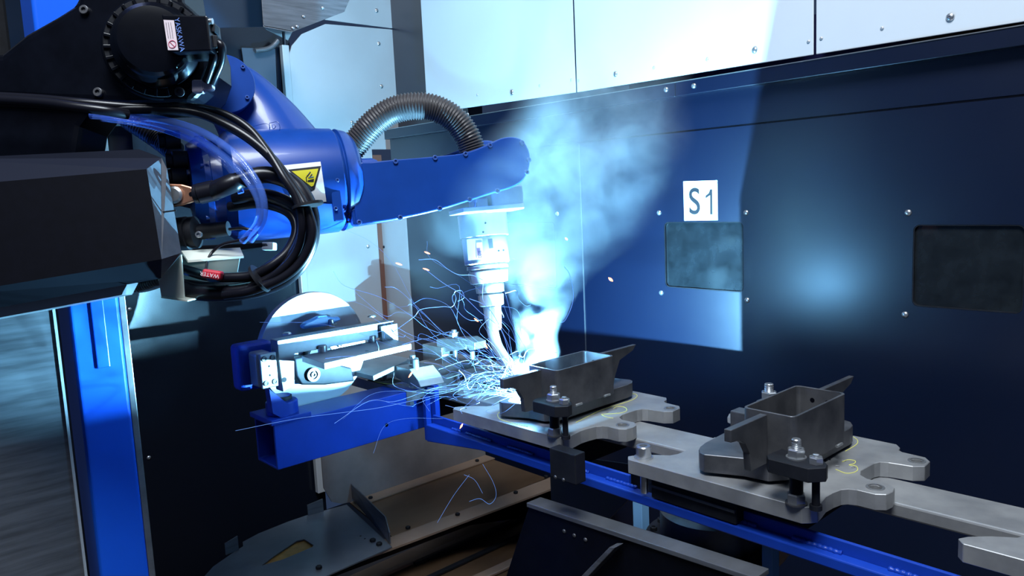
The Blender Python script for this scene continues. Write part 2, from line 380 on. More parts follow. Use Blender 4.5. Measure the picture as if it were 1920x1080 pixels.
# ---- sheet canopy at the top of the end wall
hc = thing('sheet_canopy', P(590, 20, x=-1.95), 'bent sheet metal canopy with screws hanging from the top edge', 'canopy')
prism('lip', [P(px, py, x=-1.95) for px, py in ((494, 50), (548, 60), (646, 22), (656, -2), (660, -40), (488, -40))], (-0.003, 0, 0), M_sheetd, hc, bevel=0.0008)
prism('soffit', [P(494, 50, x=-1.95), P(548, 60, x=-1.95), P(540, 76, x=-2.25), P(500, 56, x=-2.25)], (0, 0, 0.003), M_sheet, hc)
for (px, py) in ((605, 15), (569, 31), (557, 50), (549, 53)):
    bolt('dome', P(px, py, x=-1.949), (1, 0, 0), 0.0045, hc)
tube('rod', [P(527, -30, x=-2.0), P(530, 30, x=-2.0), P(533, 84, x=-2.0)], 0.004, M_sheetd, hc)
prism('canopy_panel', [P(px, py, x=-2.0) for px, py in ((330, -60), (494, -60), (496, 50), (340, 54))], (-0.004, 0, 0), mat('teal_gloss_sheet', (0.006, 0.02, 0.045), 0.3, spec=0.6), hc)

# ================================================================== BLUE COLUMN
XC = -1.42
yc0, yc1 = P(127, 569, x=XC).y, P(232, 640, x=XC).y
co = thing('steel_column', (XC-.04, (yc0+yc1)/2, 0), 'tall bright blue steel column with grey edge left of the fixtures', 'column')
box('post', (XC-.085, yc0, 0), (XC, yc1, 3.2), M_colblue, co, 0.006, 4)
box('edge_strip', (XC-.018, yc1+0.0005, 0), (XC-.004, yc1+0.011, 3.2), M_steelb, co, 0.001)
box('cable_channel', (XC+.0003, yc0+0.032, P(190, 690, x=XC).z), (XC+.004, yc0+0.052, 1.6), M_colblue, co, 0.0015)

# ================================================================== FIXTURE PLATES
ZT = 1.044; TH = 0.022
PL = [(-0.006, 0.004), (-0.014, 0.014), (-0.008, 0.026), (0.009, 0.043), (0.022, 0.052), (0.031, 0.058), (0.036, 0.070), (0.037, 0.089), (0.035, 0.171), (0.050, 0.19), (0.052, 0.30), (0.062, 0.312), (0.194, 0.315), (0.260, 0.315), (0.269, 0.304), (0.272, 0.292), (0.280, 0.286),
      (0.312, 0.284), (0.322, 0.272), (0.324, 0.248), (0.312, 0.237), (0.281, 0.231), (0.272, 0.226), (0.268, 0.216), (0.266, 0.177), (0.272, 0.161), (0.285, 0.153), (0.312, 0.154), (0.324, 0.144), (0.327, 0.131), (0.325, 0.116), (0.314, 0.108), (0.291, 0.107), (0.282, 0.103), (0.276, 0.095),
      (0.273, 0.079), (0.272, 0.060), (0.276, 0.040), (0.278, 0.026), (0.273, 0.018), (0.265, 0.010)]
def circ(x, y, r, z, k=14): return [(x+r*math.cos(2*PI*i/k), y+r*math.sin(2*PI*i/k), z) for i in range(k)]
def plate(o, label, holes=(), slot=None):
    t = thing('fixture_plate', (o.x, o.y, ZT-TH), label, 'fixture plate', 'fixture plates in a row along the positioner')
    hs = [circ(o.x+0.308, o.y+0.262, 0.0085, ZT-TH), circ(o.x+0.305, o.y+0.130, 0.0085, ZT-TH)]
    for (x, y) in ((.215, .190), (.232, .199), (.235, .172), (.252, .181)): hs.append(circ(o.x+x, o.y+y, 0.0028, ZT-TH, 8))
    if slot: hs.append([(x, y, ZT-TH) for x, y in slot])
    for h in holes: hs.append(circ(o.x+h[0], o.y+h[1], h[2], ZT-TH, 10))
    prism('plate', [(o.x+x, o.y+y, ZT-TH) for x, y in PL], (0, 0, TH), M_steel, t, holes=hs, bevel=0.0008, seg=1)
    for x, y in ((.308, .262), (.305, .130)):
        prism('bushing', circ(o.x+x, o.y+y, 0.0118, ZT+0.0002, 24), (0, 0, 0.0005), M_steelb, t, holes=[circ(o.x+x, o.y+y, 0.0086, ZT+0.0002, 24)])
    return t
o3 = P(1180, 864, z=ZT); o2 = P(850, 769, z=ZT); o1 = P(635, 700.5, z=ZT); o4 = o3+Vector((0.445, 0.03, 0))
slot1 = [P(px, py, z=ZT) for px, py in ((897, 687), (864, 680), (801, 692), (812, 708))]
p1 = plate(o1, 'steel fixture plate with an empty rectangular slot, nearest the round faceplate', [(0.03, 0.018, .005)], [(v.x, v.y) for v in slot1])
p2 = plate(o2, 'steel fixture plate under the burning arc, chalk mark 2', [(0.008, 0.022, .004)])
p3 = plate(o3, 'steel fixture plate with chalk 3 under the unlit tube part')
p4 = plate(o4, 'steel fixture plate cut off by the lower right picture corner')
# chalk marks (flat hand-drawn lines on the plates)
def chalk(t, pts, nm='chalk_mark'):
    line(nm, [P(px, py, z=ZT+0.0004) for px, py in pts], 0.0012, M_chalk, t)
chalk(p3, [(1579, 866), (1590, 862), (1603, 864), (1602, 869), (1592, 872), (1605, 874), (1608, 881), (1600, 886), (1585, 887), (1567, 880)])
chalk(p3, [(1600, 819), (1608, 826), (1605, 834), (1585, 846)])
chalk(p3, [(1312, 858), (1330, 870), (1420, 884)])
chalk(p2, [(1150, 766), (1158, 762), (1172, 764), (1175, 770), (1165, 774), (1145, 776), (1128, 777), (1138, 782), (1150, 784)])
chalk(p2, [(1080, 792), (1130, 768), (1180, 752), (1194, 744), (1192, 739), (1186, 738)])
chalk(p2, [(990, 800), (960, 793), (938, 786), (933, 777), (940, 771)])
chalk(p1, [(754, 721), (720, 719), (700, 714), (696, 708), (712, 702), (735, 703)])
# spine bars joining the plates
sp = thing('spine_bar', (-0.9, 1.03, ZT-0.045), 'long flat steel bar running between the fixture plates', 'bar')
def yspine(x): return 0.047*(x+0.7)
sp_pts = [P(1190, 786, z=ZT-TH), P(1925, 951, z=ZT-TH), P(1940, 1006, z=ZT-TH), P(1198, 822, z=ZT-TH)]
dx = (sp_pts[0]-sp_pts[1]).normalized()
sp_pts[0] = sp_pts[0]+dx*0.75; sp_pts[3] = sp_pts[3]+dx*0.75
prism('bar', [v-Vector((0, 0, 0.001)) for v in sp_pts], (0, 0, -0.02), M_steel, sp, bevel=0.003)
# black supports under the plates
for o, nm in ((o1, 'black support block under the slotted fixture plate'), (o2, 'black support block under the arc lit fixture plate'), (o3, 'black support block under the fixture plate marked 3'), (o4, 'black support block under the cut off fixture plate')):
    s = thing('support_block', (o.x+0.15, o.y+0.05, ZT-0.09), nm, 'support')
    yf = 0.022 if o is o3 else 0.062
    box('channel', (o.x+0.022, o.y+yf, ZT-0.058), (o.x+0.165, o.y+yf+0.045, ZT-TH-0.001), M_black, s, 0.002)
    box('lip', (o.x+0.022, o.y+yf-0.004, ZT-0.040), (o.x+0.165, o.y+yf-0.0005, ZT-0.036), M_coveredge, s)
    box('foot', (o.x+0.04, o.y+0.115, ZT-0.10), (o.x+0.20, o.y+0.27, ZT-0.0445), M_black, s, 0.003)

# ---- work pieces: rectangular tube on a riser with a flange plate
def workpiece(D, label, holes):
    """built around plate 3, then shifted by D"""
    D = Vector(D)
    t = thing('tube_workpiece', P(1450, 830, z=ZT)+D, label, 'workpiece', 'tube workpieces on the fixture plates')
    zb = ZT+0.0315
    base = [P(px, py, z=zb) for px, py in ((1310, 843), (1313, 837), (1322, 830), (1364, 808))]
    base += [Vector((-0.60, 1.09, zb)), Vector((-0.575, 1.13, zb)), Vector((-0.53, 1.14, zb))]
    base += [P(px, py, z=zb) for px, py in ((1586, 788), (1595, 791), (1599, 797), (1594, 803), (1586, 807), (1513, 846), (1478, 866), (1440, 868), (1394, 859), (1320, 852), (1312, 848))]
    prism('base', [v+D for v in base], (0, 0, -0.026), M_steeld, t, bevel=0.0008, seg=1)
    # riser foot hidden below
    box('riser', tuple(Vector((-0.60, 0.93, ZT+0.0005))+D), tuple(Vector((-0.50, 1.08, zb-0.0262))+D), M_black, t)
    z1 = 1.146
    c = [P(px, py, z=z1) for px, py in ((1395, 765), (1490, 782), (1587, 738), (1490, 720))]
    xa = (c[0].x+c[3].x)/2; xb = (c[1].x+c[2].x)/2; ya = (c[0].y+c[1].y)/2; yb = (c[2].y+c[3].y)/2
    out = [(x, y, zb) for x, y in rrect((xa+xb)/2, (ya+yb)/2, xb-xa, yb-ya, 0.009)]
    inn = [(x, y, zb) for x, y in rrect((xa+xb)/2, (ya+yb)/2, xb-xa-0.007, yb-ya-0.007, 0.006)]
    prism('tube', [Vector(v)+D for v in out], (0, 0, z1-zb), M_steeld, t, holes=[[Vector(v)+D for v in inn]], bevel=0.0005, seg=1)
    for s in (0.35, 0.65):
        bolt('hole', Vector((xa+(xb-xa)*s, yb-0.0037, z1-0.018))+D, (0, -1, 0), 0.0035, t, M_blackp)
    xm = -0.514; zt_ = z1-0.003
    f = [(ya-0.001, zt_), (ya-0.088, zt_), (ya-0.088, zt_-0.016), (ya-0.068, zt_-0.018), (ya-0.055, zt_-0.026), (ya-0.045, zt_-0.042), (ya-0.042, zb+0.001), (ya-0.001, zb+0.001)]
    prism('flange', [Vector((xm-0.005, y, z))+D for y, z in f], (0.010, 0, 0), M_steeld, t, bevel=0.0006, seg=1)
    g = [(yb+0.001, zt_), (yb+0.11, zt_), (yb+0.10, zt_-0.010), (yb+0.06, zt_-0.022), (yb+0.045, zt_-0.05), (yb+0.04, zb+0.001), (yb+0.001, zb+0.001)]
    prism('flange', [Vector((xm-0.004, y, z))+D for y, z in g], (0.008, 0, 0), M_steeld, t, bevel=0.0006, seg=1)
    # weld bead dots along the foot of the tube
    for k in range(2):
        y = ya+0.04+k*0.075
        tube('weld_bead', [Vector((xb+0.002, y, zb+0.002))+D, Vector((xb+0.0025, y+0.008, zb+0.0025))+D, Vector((xb+0.002, y+0.016, zb+0.002))+D], 0.0022, M_steelb, t, n=3, seg=8)
    return t
D2 = Vector((o2.x-o3.x, o2.y-o3.y, 0))
workpiece((0, 0, 0), 'finished dark steel rectangular tube on a base, on plate 3', 0)
workpiece(D2, 'steel rectangular tube being welded beside the bright arc', 0)

# ---- clamps
def stud(p, r, h, parent, m=None):
    lathe('stud', p, (0, 0, 1), [(0, r)]+[(0.001+i*0.0011, r*(1 if i % 2 else 0.93)) for i in range(int((h-0.003)/0.0011))]+[(h-0.001, r*0.95), (h, r*0.8)], m or M_zinc, parent, 20, 20)
def front_clamp(D, label, m_bar=None, block=False):
    D = Vector(D); a = P(1493, 905, z=ZT)+D; b = P(1530, 916, z=ZT)+D
    t = thing('toe_clamp', a, label, 'clamp', 'toe clamps on the near side of the workpieces')
    zb = ZT+0.048
    pts = [P(px, py, z=zb+0.012) for px, py in ((1437, 853), (1466, 841), (1500, 853), (1522, 858), (1543, 862), (1552, 871), (1549, 877), (1515, 879), (1440, 860))]
    pts = [v+D for v in pts]
    c = sum(pts, Vector())/len(pts)
    prism('clamp_bar', pts, (0, 0, -0.018), m_bar or M_black, t, bevel=0.0008, seg=1)
    A = P(1493, 858, z=zb+0.012)+D; B = P(1530, 868, z=zb+0.012)+D
    bolt('washer', A, (0, 0, 1), 0.0125, t); bolt('hex', A+Vector((0, 0, .0018)), (0, 0, 1), 0.0112, t, hs=1.0); stud(A+Vector((0, 0, .0105)), 0.0062, 0.014, t)
    bolt('hex', B, (0, 0, 1), 0.0088, t, M_zinc); lathe('stud_tip', B+Vector((0, 0, .008)), (0, 0, 1), [(0, .004), (.003, .004), (.0035, .003)], M_zinc, t, 14)
    lathe('stud_shank', (A.x, A.y, ZT+0.0005), (0, 0, 1), [(0, .0085), (zb-0.0065-ZT, .0085)], M_black, t, 20)
    bolt('washer', (A.x, A.y, ZT), (0, 0, 1), 0.0135, t, M_steeld); bolt('hex', (A.x, A.y, ZT+0.002), (0, 0, 1), 0.0118, t, M_steelb, hs=1.1)
    lathe('jack_screw', (B.x, B.y, ZT+0.0005), (0, 0, 1), [(0, .0075), (.006, .0075), (.006, .0048), (zb-0.0065-ZT, .0048)], M_black, t, 16)
    return t
front_clamp((0, 0, 0), 'black toe clamp with nut and jack screw before the finished tube')
front_clamp(D2, 'black toe clamp beside the arc, before the tube being welded')
def back_clamp(D, label):
    D = Vector(D); A = Vector((-0.592, 0.985, ZT))+D
    A = P(1447, 745, z=ZT+0.075)+D; A = Vector((-0.60, 1.075, ZT))+D
    t = thing('side_clamp', A, label, 'clamp', 'side clamps behind the workpieces')
    top = P(1445, 740, y=A.y-D.y)+D
    box('clamp_block', (A.x-0.012, A.y-0.03, ZT+0.001), (A.x+0.030, A.y+0.02, top.z-0.004), M_steeld, t, 0.004)
    q = Vector((top.x, A.y-0.005, top.z-0.004))
    bolt('hex', q, (0, 0, 1), 0.0125, t, hs=0.9); stud(q+Vector((0, 0, .010)), 0.0072, 0.013, t)
    # side pusher with hex screw pointing left
    s = P(1385, 762, z=ZT+0.075)+D
    s0 = P(1373, 776, y=1.0)+D
    box('pusher_block', (s0.x+0.002, s0.y-0.010, s0.z-0.040), (s0.x+0.060, s0.y+0.016, s0.z+0.008), M_steeld, t, 0.002)
    bolt('hex', s0+Vector((0.001, 0.0, -0.008)), (-1, -0.1, 0), 0.008, t, hs=.8)
    return t
back_clamp((0, 0, 0), 'side clamp with threaded stud behind the finished tube')
# zinc cap screws at the plate corner
for o, px, py, lb in ((o3, 1207, 858, 'large zinc socket head cap screw at the left corner of plate 3'),):
    q = P(px, py, z=ZT); t = thing('cap_screw', q, lb, 'bolt')
    bolt('washer', q, (0, 0, 1), 0.0142, t, hs=1.1); bolt('socket', q+Vector((0, 0, .0018)), (0, 0, 1), 0.0115, t, hs=1.35, name='screw_head')
    lathe('screw_shank', (q.x, q.y, ZT-0.055), (0, 0, 1), [(0, .0055), (.002, .0062), (0.0325, .0062)], M_zinc, t, 20)
q = P(1377, 832, z=ZT+.03)
t = thing('hanging_block', P(1060, 880, y=o2.y-0.001), 'black steel block hanging over the blue rail below the arc clamp', 'block')
ya_ = o2.y-0.002
b0 = P(1030, 850, y=ya_-.024); b1 = P(1083, 850, y=ya_-.024)
box('block', (b0.x, ya_-0.024, P(1050, 900, y=ya_-.024).z), (b1.x-0.006, ya_-0.0005, ZT-0.004), M_black, t, 0.0015)
bolt('dome', Vector((b0.x+0.012, ya_-0.0242, ZT-0.05)), (0, -1, 0), 0.003, t, M_steeld); bolt('dome', Vector((b0.x+0.03, ya_-0.0242, ZT-0.05)), (0, -1, 0), 0.003, t, M_steeld)

# ---- plate 1 hardware
q = P(722, 712, z=ZT); t = thing('locating_pin', q, 'slender bright locating pin standing on the slotted plate', 'pin')
lathe('pin', q, (0, 0, 1), [(0, .004), (.006, .0045), (.010, .006), (.038, .0085), (.040, .0078)], M_steelb, t, 20)
bolt('washer', q, (0, 0, 1), 0.011, t, M_black)
# near toe clamp of plate 1: block with 45 degree nose
q = P(775, 727, z=ZT); t = thing('toe_clamp', q, 'pale angular toe clamp with tall nut on the slotted plate corner', 'clamp')
y0 = q.y-0.006
prof = [P(px, py, y=y0) for px, py in ((742, 686), (768, 692), (783, 712), (789, 726), (786, 727), (768, 722), (742, 708))]
y0v = Vector((0.010, 0.055, 0))
prism('clamp_bar', prof, y0v, M_steelb, t, bevel=0.0008, seg=1)
lathe('stud_shank', (q.x, q.y+0.01, ZT), (0, 0, 1), [(0, .007), (0.06, .007)], M_zinc, t, 16)
bolt('washer', (q.x, q.y+0.006, ZT), (0, 0, 1), 0.0145, t); bolt('hex', (q.x, q.y+0.006, ZT+0.002), (0, 0, 1), 0.0125, t)
tp = P(774, 680, y=q.y+0.02)
bolt('hex', tp, (0, 0, 1), 0.0125, t, hs=.9); bolt('hex', tp-Vector((0, 0, .012)), (0, 0, 1), 0.0085, t); lathe('stud', tp+Vector((0, 0, .009)), (0, 0, 1), [(0, .0068), (.007, .0068), (.008, .0055)], M_zinc, t, 18)
# back clamp of plate 1
q = P(818, 672, z=ZT); t = thing('bridge_clamp', q, 'white lit bridge clamp with central bolt behind the slotted plate', 'clamp')
yb_ = P(809, 678, z=ZT).y
box('heel_block', tuple(P(792, 679, y=yb_)+Vector((0.004, 0, 0))), (P(822, 650, y=yb_).x+0.012, yb_+0.045, P(806, 648, y=yb_).z), M_steelb, t, 0.001)
br = [P(px, py, y=yb_+0.006) for px, py in ((818, 636), (874, 634), (890, 643), (890, 656), (880, 657), (874, 647), (872, 655), (835, 660), (819, 650))]
prism('clamp_bar', br, (0, 0.035, 0), M_steelb, t, bevel=0.001, seg=1)
lathe('jack_screw', P(886, 668, y=yb_+0.01)-Vector((0, 0, .006)), (0, 0, 1), [(0, .006), (0.018, .006)], M_steelb, t, 16)
tp = P(852, 634, y=yb_+0.02)
lathe('stud_shank', tp-Vector((0, 0, .045)), (0, 0, 1), [(0, .006), (0.05, .006)], M_zinc, t, 16)
bolt('hex', tp+Vector((0, 0, .004)), (0, 0, 1), 0.012, t); lathe('stud', tp+Vector((0, 0, .013)), (0, 0, 1), [(0, .0065), (.007, .0065), (.008, .0055)], M_zinc, t, 18)
t = thing('hex_bolt', P(785, 757, z=ZT-TH-.016), 'small hex bolt head under the front corner of the slotted plate', 'bolt')
bolt('hex', Vector((o1.x+0.262, o1.y+0.018, ZT-TH-0.001)), (0, 0, -1), 0.0105, t)

# ================================================================== BLUE RAIL
rl = thing('blue_rail', (-0.8, 0.9, 0.94), 'long blue steel rail with weld beads running below the plates', 'rail')
ZR = 0.984
L0 = Vector((-1.262, 0.880, ZR)); u = Vector((1, 0, 0)); nrm = Vector((0, 1, 0)); L1 = L0+u*1.5
hw = 0.019
zr1 = P(1024, 886, y=.880).z
prism('bar', [L0, Vector((L0.x, .880, P(800, 828, y=.880).z)), P(902, 845, y=.880), Vector((-0.93, .880, zr1)), Vector((L1.x, .880, zr1)), L1], nrm*hw, M_blue2, rl, bevel=0.002)
zz = Vector((0, 0, 0.016)); off = nrm*hw
xcl = [(P(1190, 905, z=ZR)-L0).dot(u), (P(1358, 958, z=ZR)-L0).dot(u)]
for a, b in ((0.0, xcl[0]), (xcl[1], 1.5)):
    s, e = L0+u*a+off, L0+u*b+off
    prism('rear_flange', [s-Vector((0, 0, .01)), e-Vector((0, 0, .01)), e+zz, s+zz], nrm*0.006, M_blue2, rl, bevel=0.001)
for p_, q_ in (((855, 803), (872, 808)), ((882, 811), (926, 827)), ((960, 836), (1005, 852)), ((1100, 880), (1112, 884)), ((1145, 895), (1198, 914)), ((1362, 962), (1424, 985)), ((1496, 1003), (1586, 1034)), ((1675, 1061), (1730, 1078))):
    s = (P(*p_, z=ZR)-L0).dot(u); e = (P(*q_, z=ZR)-L0).dot(u)
    pts = [L0+u*(s+(e-s)*k/8)+off-nrm*(0.0022+0.0008*(k % 2))+Vector((0, 0, 0.001)) for k in range(9)]
    tube('weld_bead', pts, lambda f, l: 0.0034+0.0006*math.sin(l*900), M_blue2, rl, n=4, seg=8)

# ================================================================== BLUE CROSS BEAM with headstock
XB = -1.33
cb = thing('blue_cross_beam', (XB-0.03, 0.75, 0.95), 'blue rectangular tube beam with open end under the faceplate', 'beam')
zb0 = (P(520, 880, x=XB).z+P(773, 810, x=XB).z)/2; zb1 = P(515, 793, x=XB).z-0.004
y0 = P(517, 840, x=XB).y; xw = P(480, 820, y=y0).x
yE = P(800, 780, x=XB).y
th = 0.005
out = [(xw, zb0), (XB, zb0), (XB, zb1), (xw, zb1)]; inn = [(xw+th, zb0+th), (XB-th, zb0+th), (XB-th, zb1-th), (xw+th, zb1-th)]
prism('beam', [(x, y0, z) for x, z in out], (0, yE-y0, 0), M_blue2, cb, holes=[[(x, y0, z) for x, z in inn]], bevel=0.0012, seg=1)
box('end_plate', (XB+0.001, yE-0.008, zb0-0.004), (XB+0.045, yE+0.004, zb1+0.012), M_blue2, cb, 0.001)
box('end_plate', (XB+0.020, yE-0.022, zb0-0.020), (XB+0.030, yE-0.009, zb1-0.012), M_blue2, cb, 0.001)
box('top_plate', (xw-0.006, y0-0.006, zb1+0.0005), (XB+0.004, y0+0.075, zb1+0.010), M_blue2, cb, 0.001)
bolt('hole', P(725, 797, x=XB+0.0001), (1, 0, 0), 0.004, cb, M_blackp)
prism('gusset', [P(px, py, x=XB-0.003) for px, py in ((505, 730), (540, 757), (540, 790), (512, 775))], (-0.02, 0, 0), M_blue2, cb)
lathe('bearing_foot', (XB-0.035, y0+0.035, zb1+0.0105), (0, 0, 1), [(0, .030), (.022, .030), (.024, .028), (.024, .017), (.034, .017), (.034, .010)], M_blue2, cb, 32)
lathe('pivot_nut', (XB-0.035, y0+0.035, zb1+0.036), (0, 0, 1), [(0, .020), (.007, .020), (.008, .016)], M_black, cb, 24)

hs = thing('round_faceplate', P(590, 655, x=-1.42), 'large round steel faceplate of the headstock, upper half brightly lit', 'faceplate')
dc = P(591, 656, x=-1.42)
rad = (P(591, 548, x=-1.42)-P(591, 764, x=-1.42)).length/2
lathe('disc', dc-Vector((0.016, 0, 0)), (1, 0, 0), [(0, rad), (0.014, rad), (0.016, rad-.001)], M_sheet, hs, 72)
# blue splined knob on the faceplate
lathe('hub', dc-Vector((0, 0, .01)), (1, 0, 0), [(0, .028), (.02, .028), (.022, .025)], M_black, hs, 30)
for a in range(10):
    an = 2*PI*a/10
    bolt('socket', dc+Vector((0.001, 0.0, 0))+Vector((0, math.cos(an), math.sin(an)))*0.055, (1, 0, 0), 0.0045, hs, M_sheetd)

# cross bar (angle) with bolts
br = thing('cross_bar', P(620, 650, x=XB), 'thick steel cross bar with drop leg in front of the faceplate', 'bar')
A = P(520, 639, x=XB); B = P(738, 600, x=XB); zc0 = P(560, 662, x=XB).z; yL_ = P(551, 660, x=XB).y
prism('bar', [(XB, A.y, A.z), (XB, B.y, A.z), (XB, B.y, zc0), (XB, yL_, zc0), (XB, yL_-.004, P(525, 737, x=XB).z+.006), (XB, A.y+0.003, P(522, 737, x=XB).z), (XB, A.y, zc0)], (-0.030, 0, 0), M_steel, br, bevel=0.001)
bolt('hole', P(533, 712, x=XB+0.0002), (1, 0, 0), 0.005, br, M_blackp)
zt2 = A.z
for px, py in ((538, 627), (623, 608), (697, 594)):
    bolt('dome', P(px, py, z=zt2), (0, 0, 1), 0.009, br, hs=0.8)
lathe('dowel', P(622, 611, z=zt2), (0, 0, 1), [(0, .005), (.012, .005), (.013, .004)], M_zinc, br, 16)
box('end_block', (XB+0.0005, P(710, 620, x=XB).y, zc0-.012), (XB+0.010, P(741, 620, x=XB).y, P(725, 608, x=XB).z), M_steeld, br, 0.001)
# spline knob: pale blue casting behind the bar
kb = thing('blue_casting', P(600, 603, x=-1.405), 'pale blue cast lever lying against the bright faceplate', 'casting')
prism('lever', [P(px, py, x=-1.405) for px, py in ((560, 610), (568, 603), (580, 598), (592, 592), (606, 590), (618, 594), (630, 593), (634, 599), (620, 605), (606, 611), (585, 613), (564, 616))], (0.014, 0, 0), M_bluelt, kb, bevel=0.003)
# flat plate in front
fp = thing('adapter_plate', P(660, 660, z=1.16), 'flat grey adapter plate with two round pins below the cross bar', 'plate')
tops = [P(px, py, z=1.16) for px, py in ((565.6, 666.7), (607.8, 681), (771, 644), (727, 633))]
prism('plate', tops, (0, 0, -0.012), M_steel, fp, bevel=0.001)
for px, py in ((605, 660), (697, 641)):
    lathe('pin', P(px, py, z=1.1602), (0, 0, 1), [(0, .009), (.012, .009), (.0135, .0075)], M_steelb, fp, 24)
for px, py in ((640, 669), (688, 658), (733, 648)):
    bolt('hole', P(px, py, z=1.1602), (0, 0, 1), 0.0035, fp, M_blackp)
# bracket and lower steel under the plate
bk = thing('drive_bracket', P(600, 710, x=-1.36), 'black drive bracket with bearing under the adapter plate', 'bracket')
prism('housing', [P(px, py, x=-1.39) for px, py in ((552, 672), (575, 668), (660, 690), (665, 715), (610, 722), (566, 722), (556, 705))], (-0.025, 0, 0), M_black, bk, bevel=0.003)
lathe('bearing', P(586, 702, x=-1.389), (1, 0, 0), [(0, .014), (.006, .014), (.006, .009), (.002, .009)], M_steeld, bk, 26)
bolt('socket', P(586, 702, x=-1.386), (1, 0, 0), 0.006, bk, M_steeld)
prism('lower_plate', [P(px, py, z=1.085) for px, py in ((640, 690), (705, 660), (770, 672), (700, 705))], (0, 0, -0.010), M_steel, bk, bevel=0.001)
# gear motor block
gm = thing('drive_motor', P(490, 690, x=-1.33), 'square drive motor block, blue back housing and four cap screws', 'motor')
a = P(487, 665, x=XB+.002); b = P(520, 724, x=XB+.002)
x1 = XB+0.002; z0, z1_ = b.z, a.z
gpl = box('front_plate', (x1-0.008, a.y, z0), (x1, b.y+0.003, z1_), M_steel, gm, 0.0015)
box('gearbox', (x1-0.045, a.y-0.004, z0+0.001), (x1-0.0085, b.y-0.002, z1_+0.001), M_steel, gm, 0.006, 3)
box('housing', (x1-0.085, a.y-0.022, z0-0.010), (x1-0.046, b.y+0.02, z1_+0.014), M_blue2, gm, 0.009, 4)
for fy, fz in ((.25, .85), (.78, .85), (.25, .15), (.78, .15)):
    bolt('socket', (x1, a.y+(b.y+.003-a.y)*fy, z0+(z1_-z0)*fz), (1, 0, 0), 0.0052, gpl, M_steeld, hs=.35)
for fz in (.62, .36): bolt('hole', (x1, a.y+(b.y-a.y)*.55, z0+(z1_-z0)*fz), (1, 0, 0), 0.002, gpl, M_blackp)

# ================================================================== LOW TRAY, BASE AND BRACKETS
ZL = 0.63
tr = thing('drip_tray', P(830, 930, z=ZL), 'steel tray coloured brown for a warm reflection, with a pale upright back sheet below the rail', 'tray')
Bk = [(656, 942), (911, 852), (1060, 790)]
bp = [P(px, py, x=-1.80) for px, py in Bk]
y_l = P(607, 915, x=-1.80).y
zt_p = 0.90
prism('back_sheet', [(-1.80, bp[0].y+0.0, ZL+0.002), (-1.80, 1.475, ZL+0.002), (-1.80, 1.475, zt_p), (-1.80, y_l, zt_p), (-1.80, y_l, P(607, 915, x=-1.80).z), (-1.80, y_l+.02, ZL+0.02), (-1.80, y_l+.05, ZL+.005)], (-0.003, 0, 0), mat('warm_grey_sheet', (0.20, 0.185, 0.185), 0.5, 0.2, noise=0.2, scale=5), tr)
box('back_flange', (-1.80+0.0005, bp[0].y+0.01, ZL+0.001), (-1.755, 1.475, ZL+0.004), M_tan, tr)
bolt('hex', (-1.775, 1.04, ZL+.004), (0, 0, 1), 0.006, tr, M_black); bolt('hex', (-1.775, 1.42, ZL+.004), (0, 0, 1), 0.006, tr, M_black)
tray = [P(px, py, z=ZL) for px, py in ((656, 942), (735, 1006), (1035, 893))]+[Vector((-1.25, 1.47, ZL)), Vector((-1.80, 1.47, ZL))]
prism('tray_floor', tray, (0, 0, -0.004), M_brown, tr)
lg = thing('base_ledge', P(850, 980, z=ZL), 'tan steel ledge with a row of dark bolts and black front edge', 'ledge')
led = [P(px, py, z=ZL+0.006) for px, py in ((500, 1092), (735, 1006), (1040, 892), (1110, 866), (1116, 884), (1040, 914), (735, 1028), (560, 1092))]
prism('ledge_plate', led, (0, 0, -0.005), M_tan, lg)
fr = [P(px, py, z=ZL+0.0) for px, py in ((735, 1028), (1040, 914), (1200, 852))]
pts_f = [P(530, 1104, z=ZL), P(735, 1030, z=ZL), P(1040, 916, z=ZL), P(1110, 889, z=ZL)]
dd = (pts_f[-1]-pts_f[0]).normalized(); side = Vector((dd.y, -dd.x, 0))
prism('front_edge', [pts_f[0], pts_f[-1], pts_f[-1]+Vector((0, 0, -.016)), pts_f[0]+Vector((0, 0, -.016))], side*-0.012, M_blackp, lg)
for px, py in ((1024, 895), (967, 925), (858, 966), (765, 991)):
    bolt('hex', P(px, py, z=ZL+.006), (0, 0, 1), 0.0062, lg, M_black)
# lower floor with ridges seen under the ledge
lf = thing('base_pan', P(820, 1050, z=0.5), 'brown ridged base pan below the ledge', 'pan')
bpn = [P(px, py, z=0.52) for px, py in ((520, 1140), (700, 1060), (1060, 900), (1250, 860), (1300, 1140))]
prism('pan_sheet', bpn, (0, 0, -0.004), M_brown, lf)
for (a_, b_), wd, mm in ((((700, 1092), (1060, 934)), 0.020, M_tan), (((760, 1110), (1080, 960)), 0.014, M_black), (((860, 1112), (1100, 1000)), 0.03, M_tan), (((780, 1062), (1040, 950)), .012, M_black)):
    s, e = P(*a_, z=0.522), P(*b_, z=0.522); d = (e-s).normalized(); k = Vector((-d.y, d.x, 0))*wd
    prism('ridge', [s, e, e+k, s+k], (0, 0, 0.008), mm, lf, bevel=0.002)
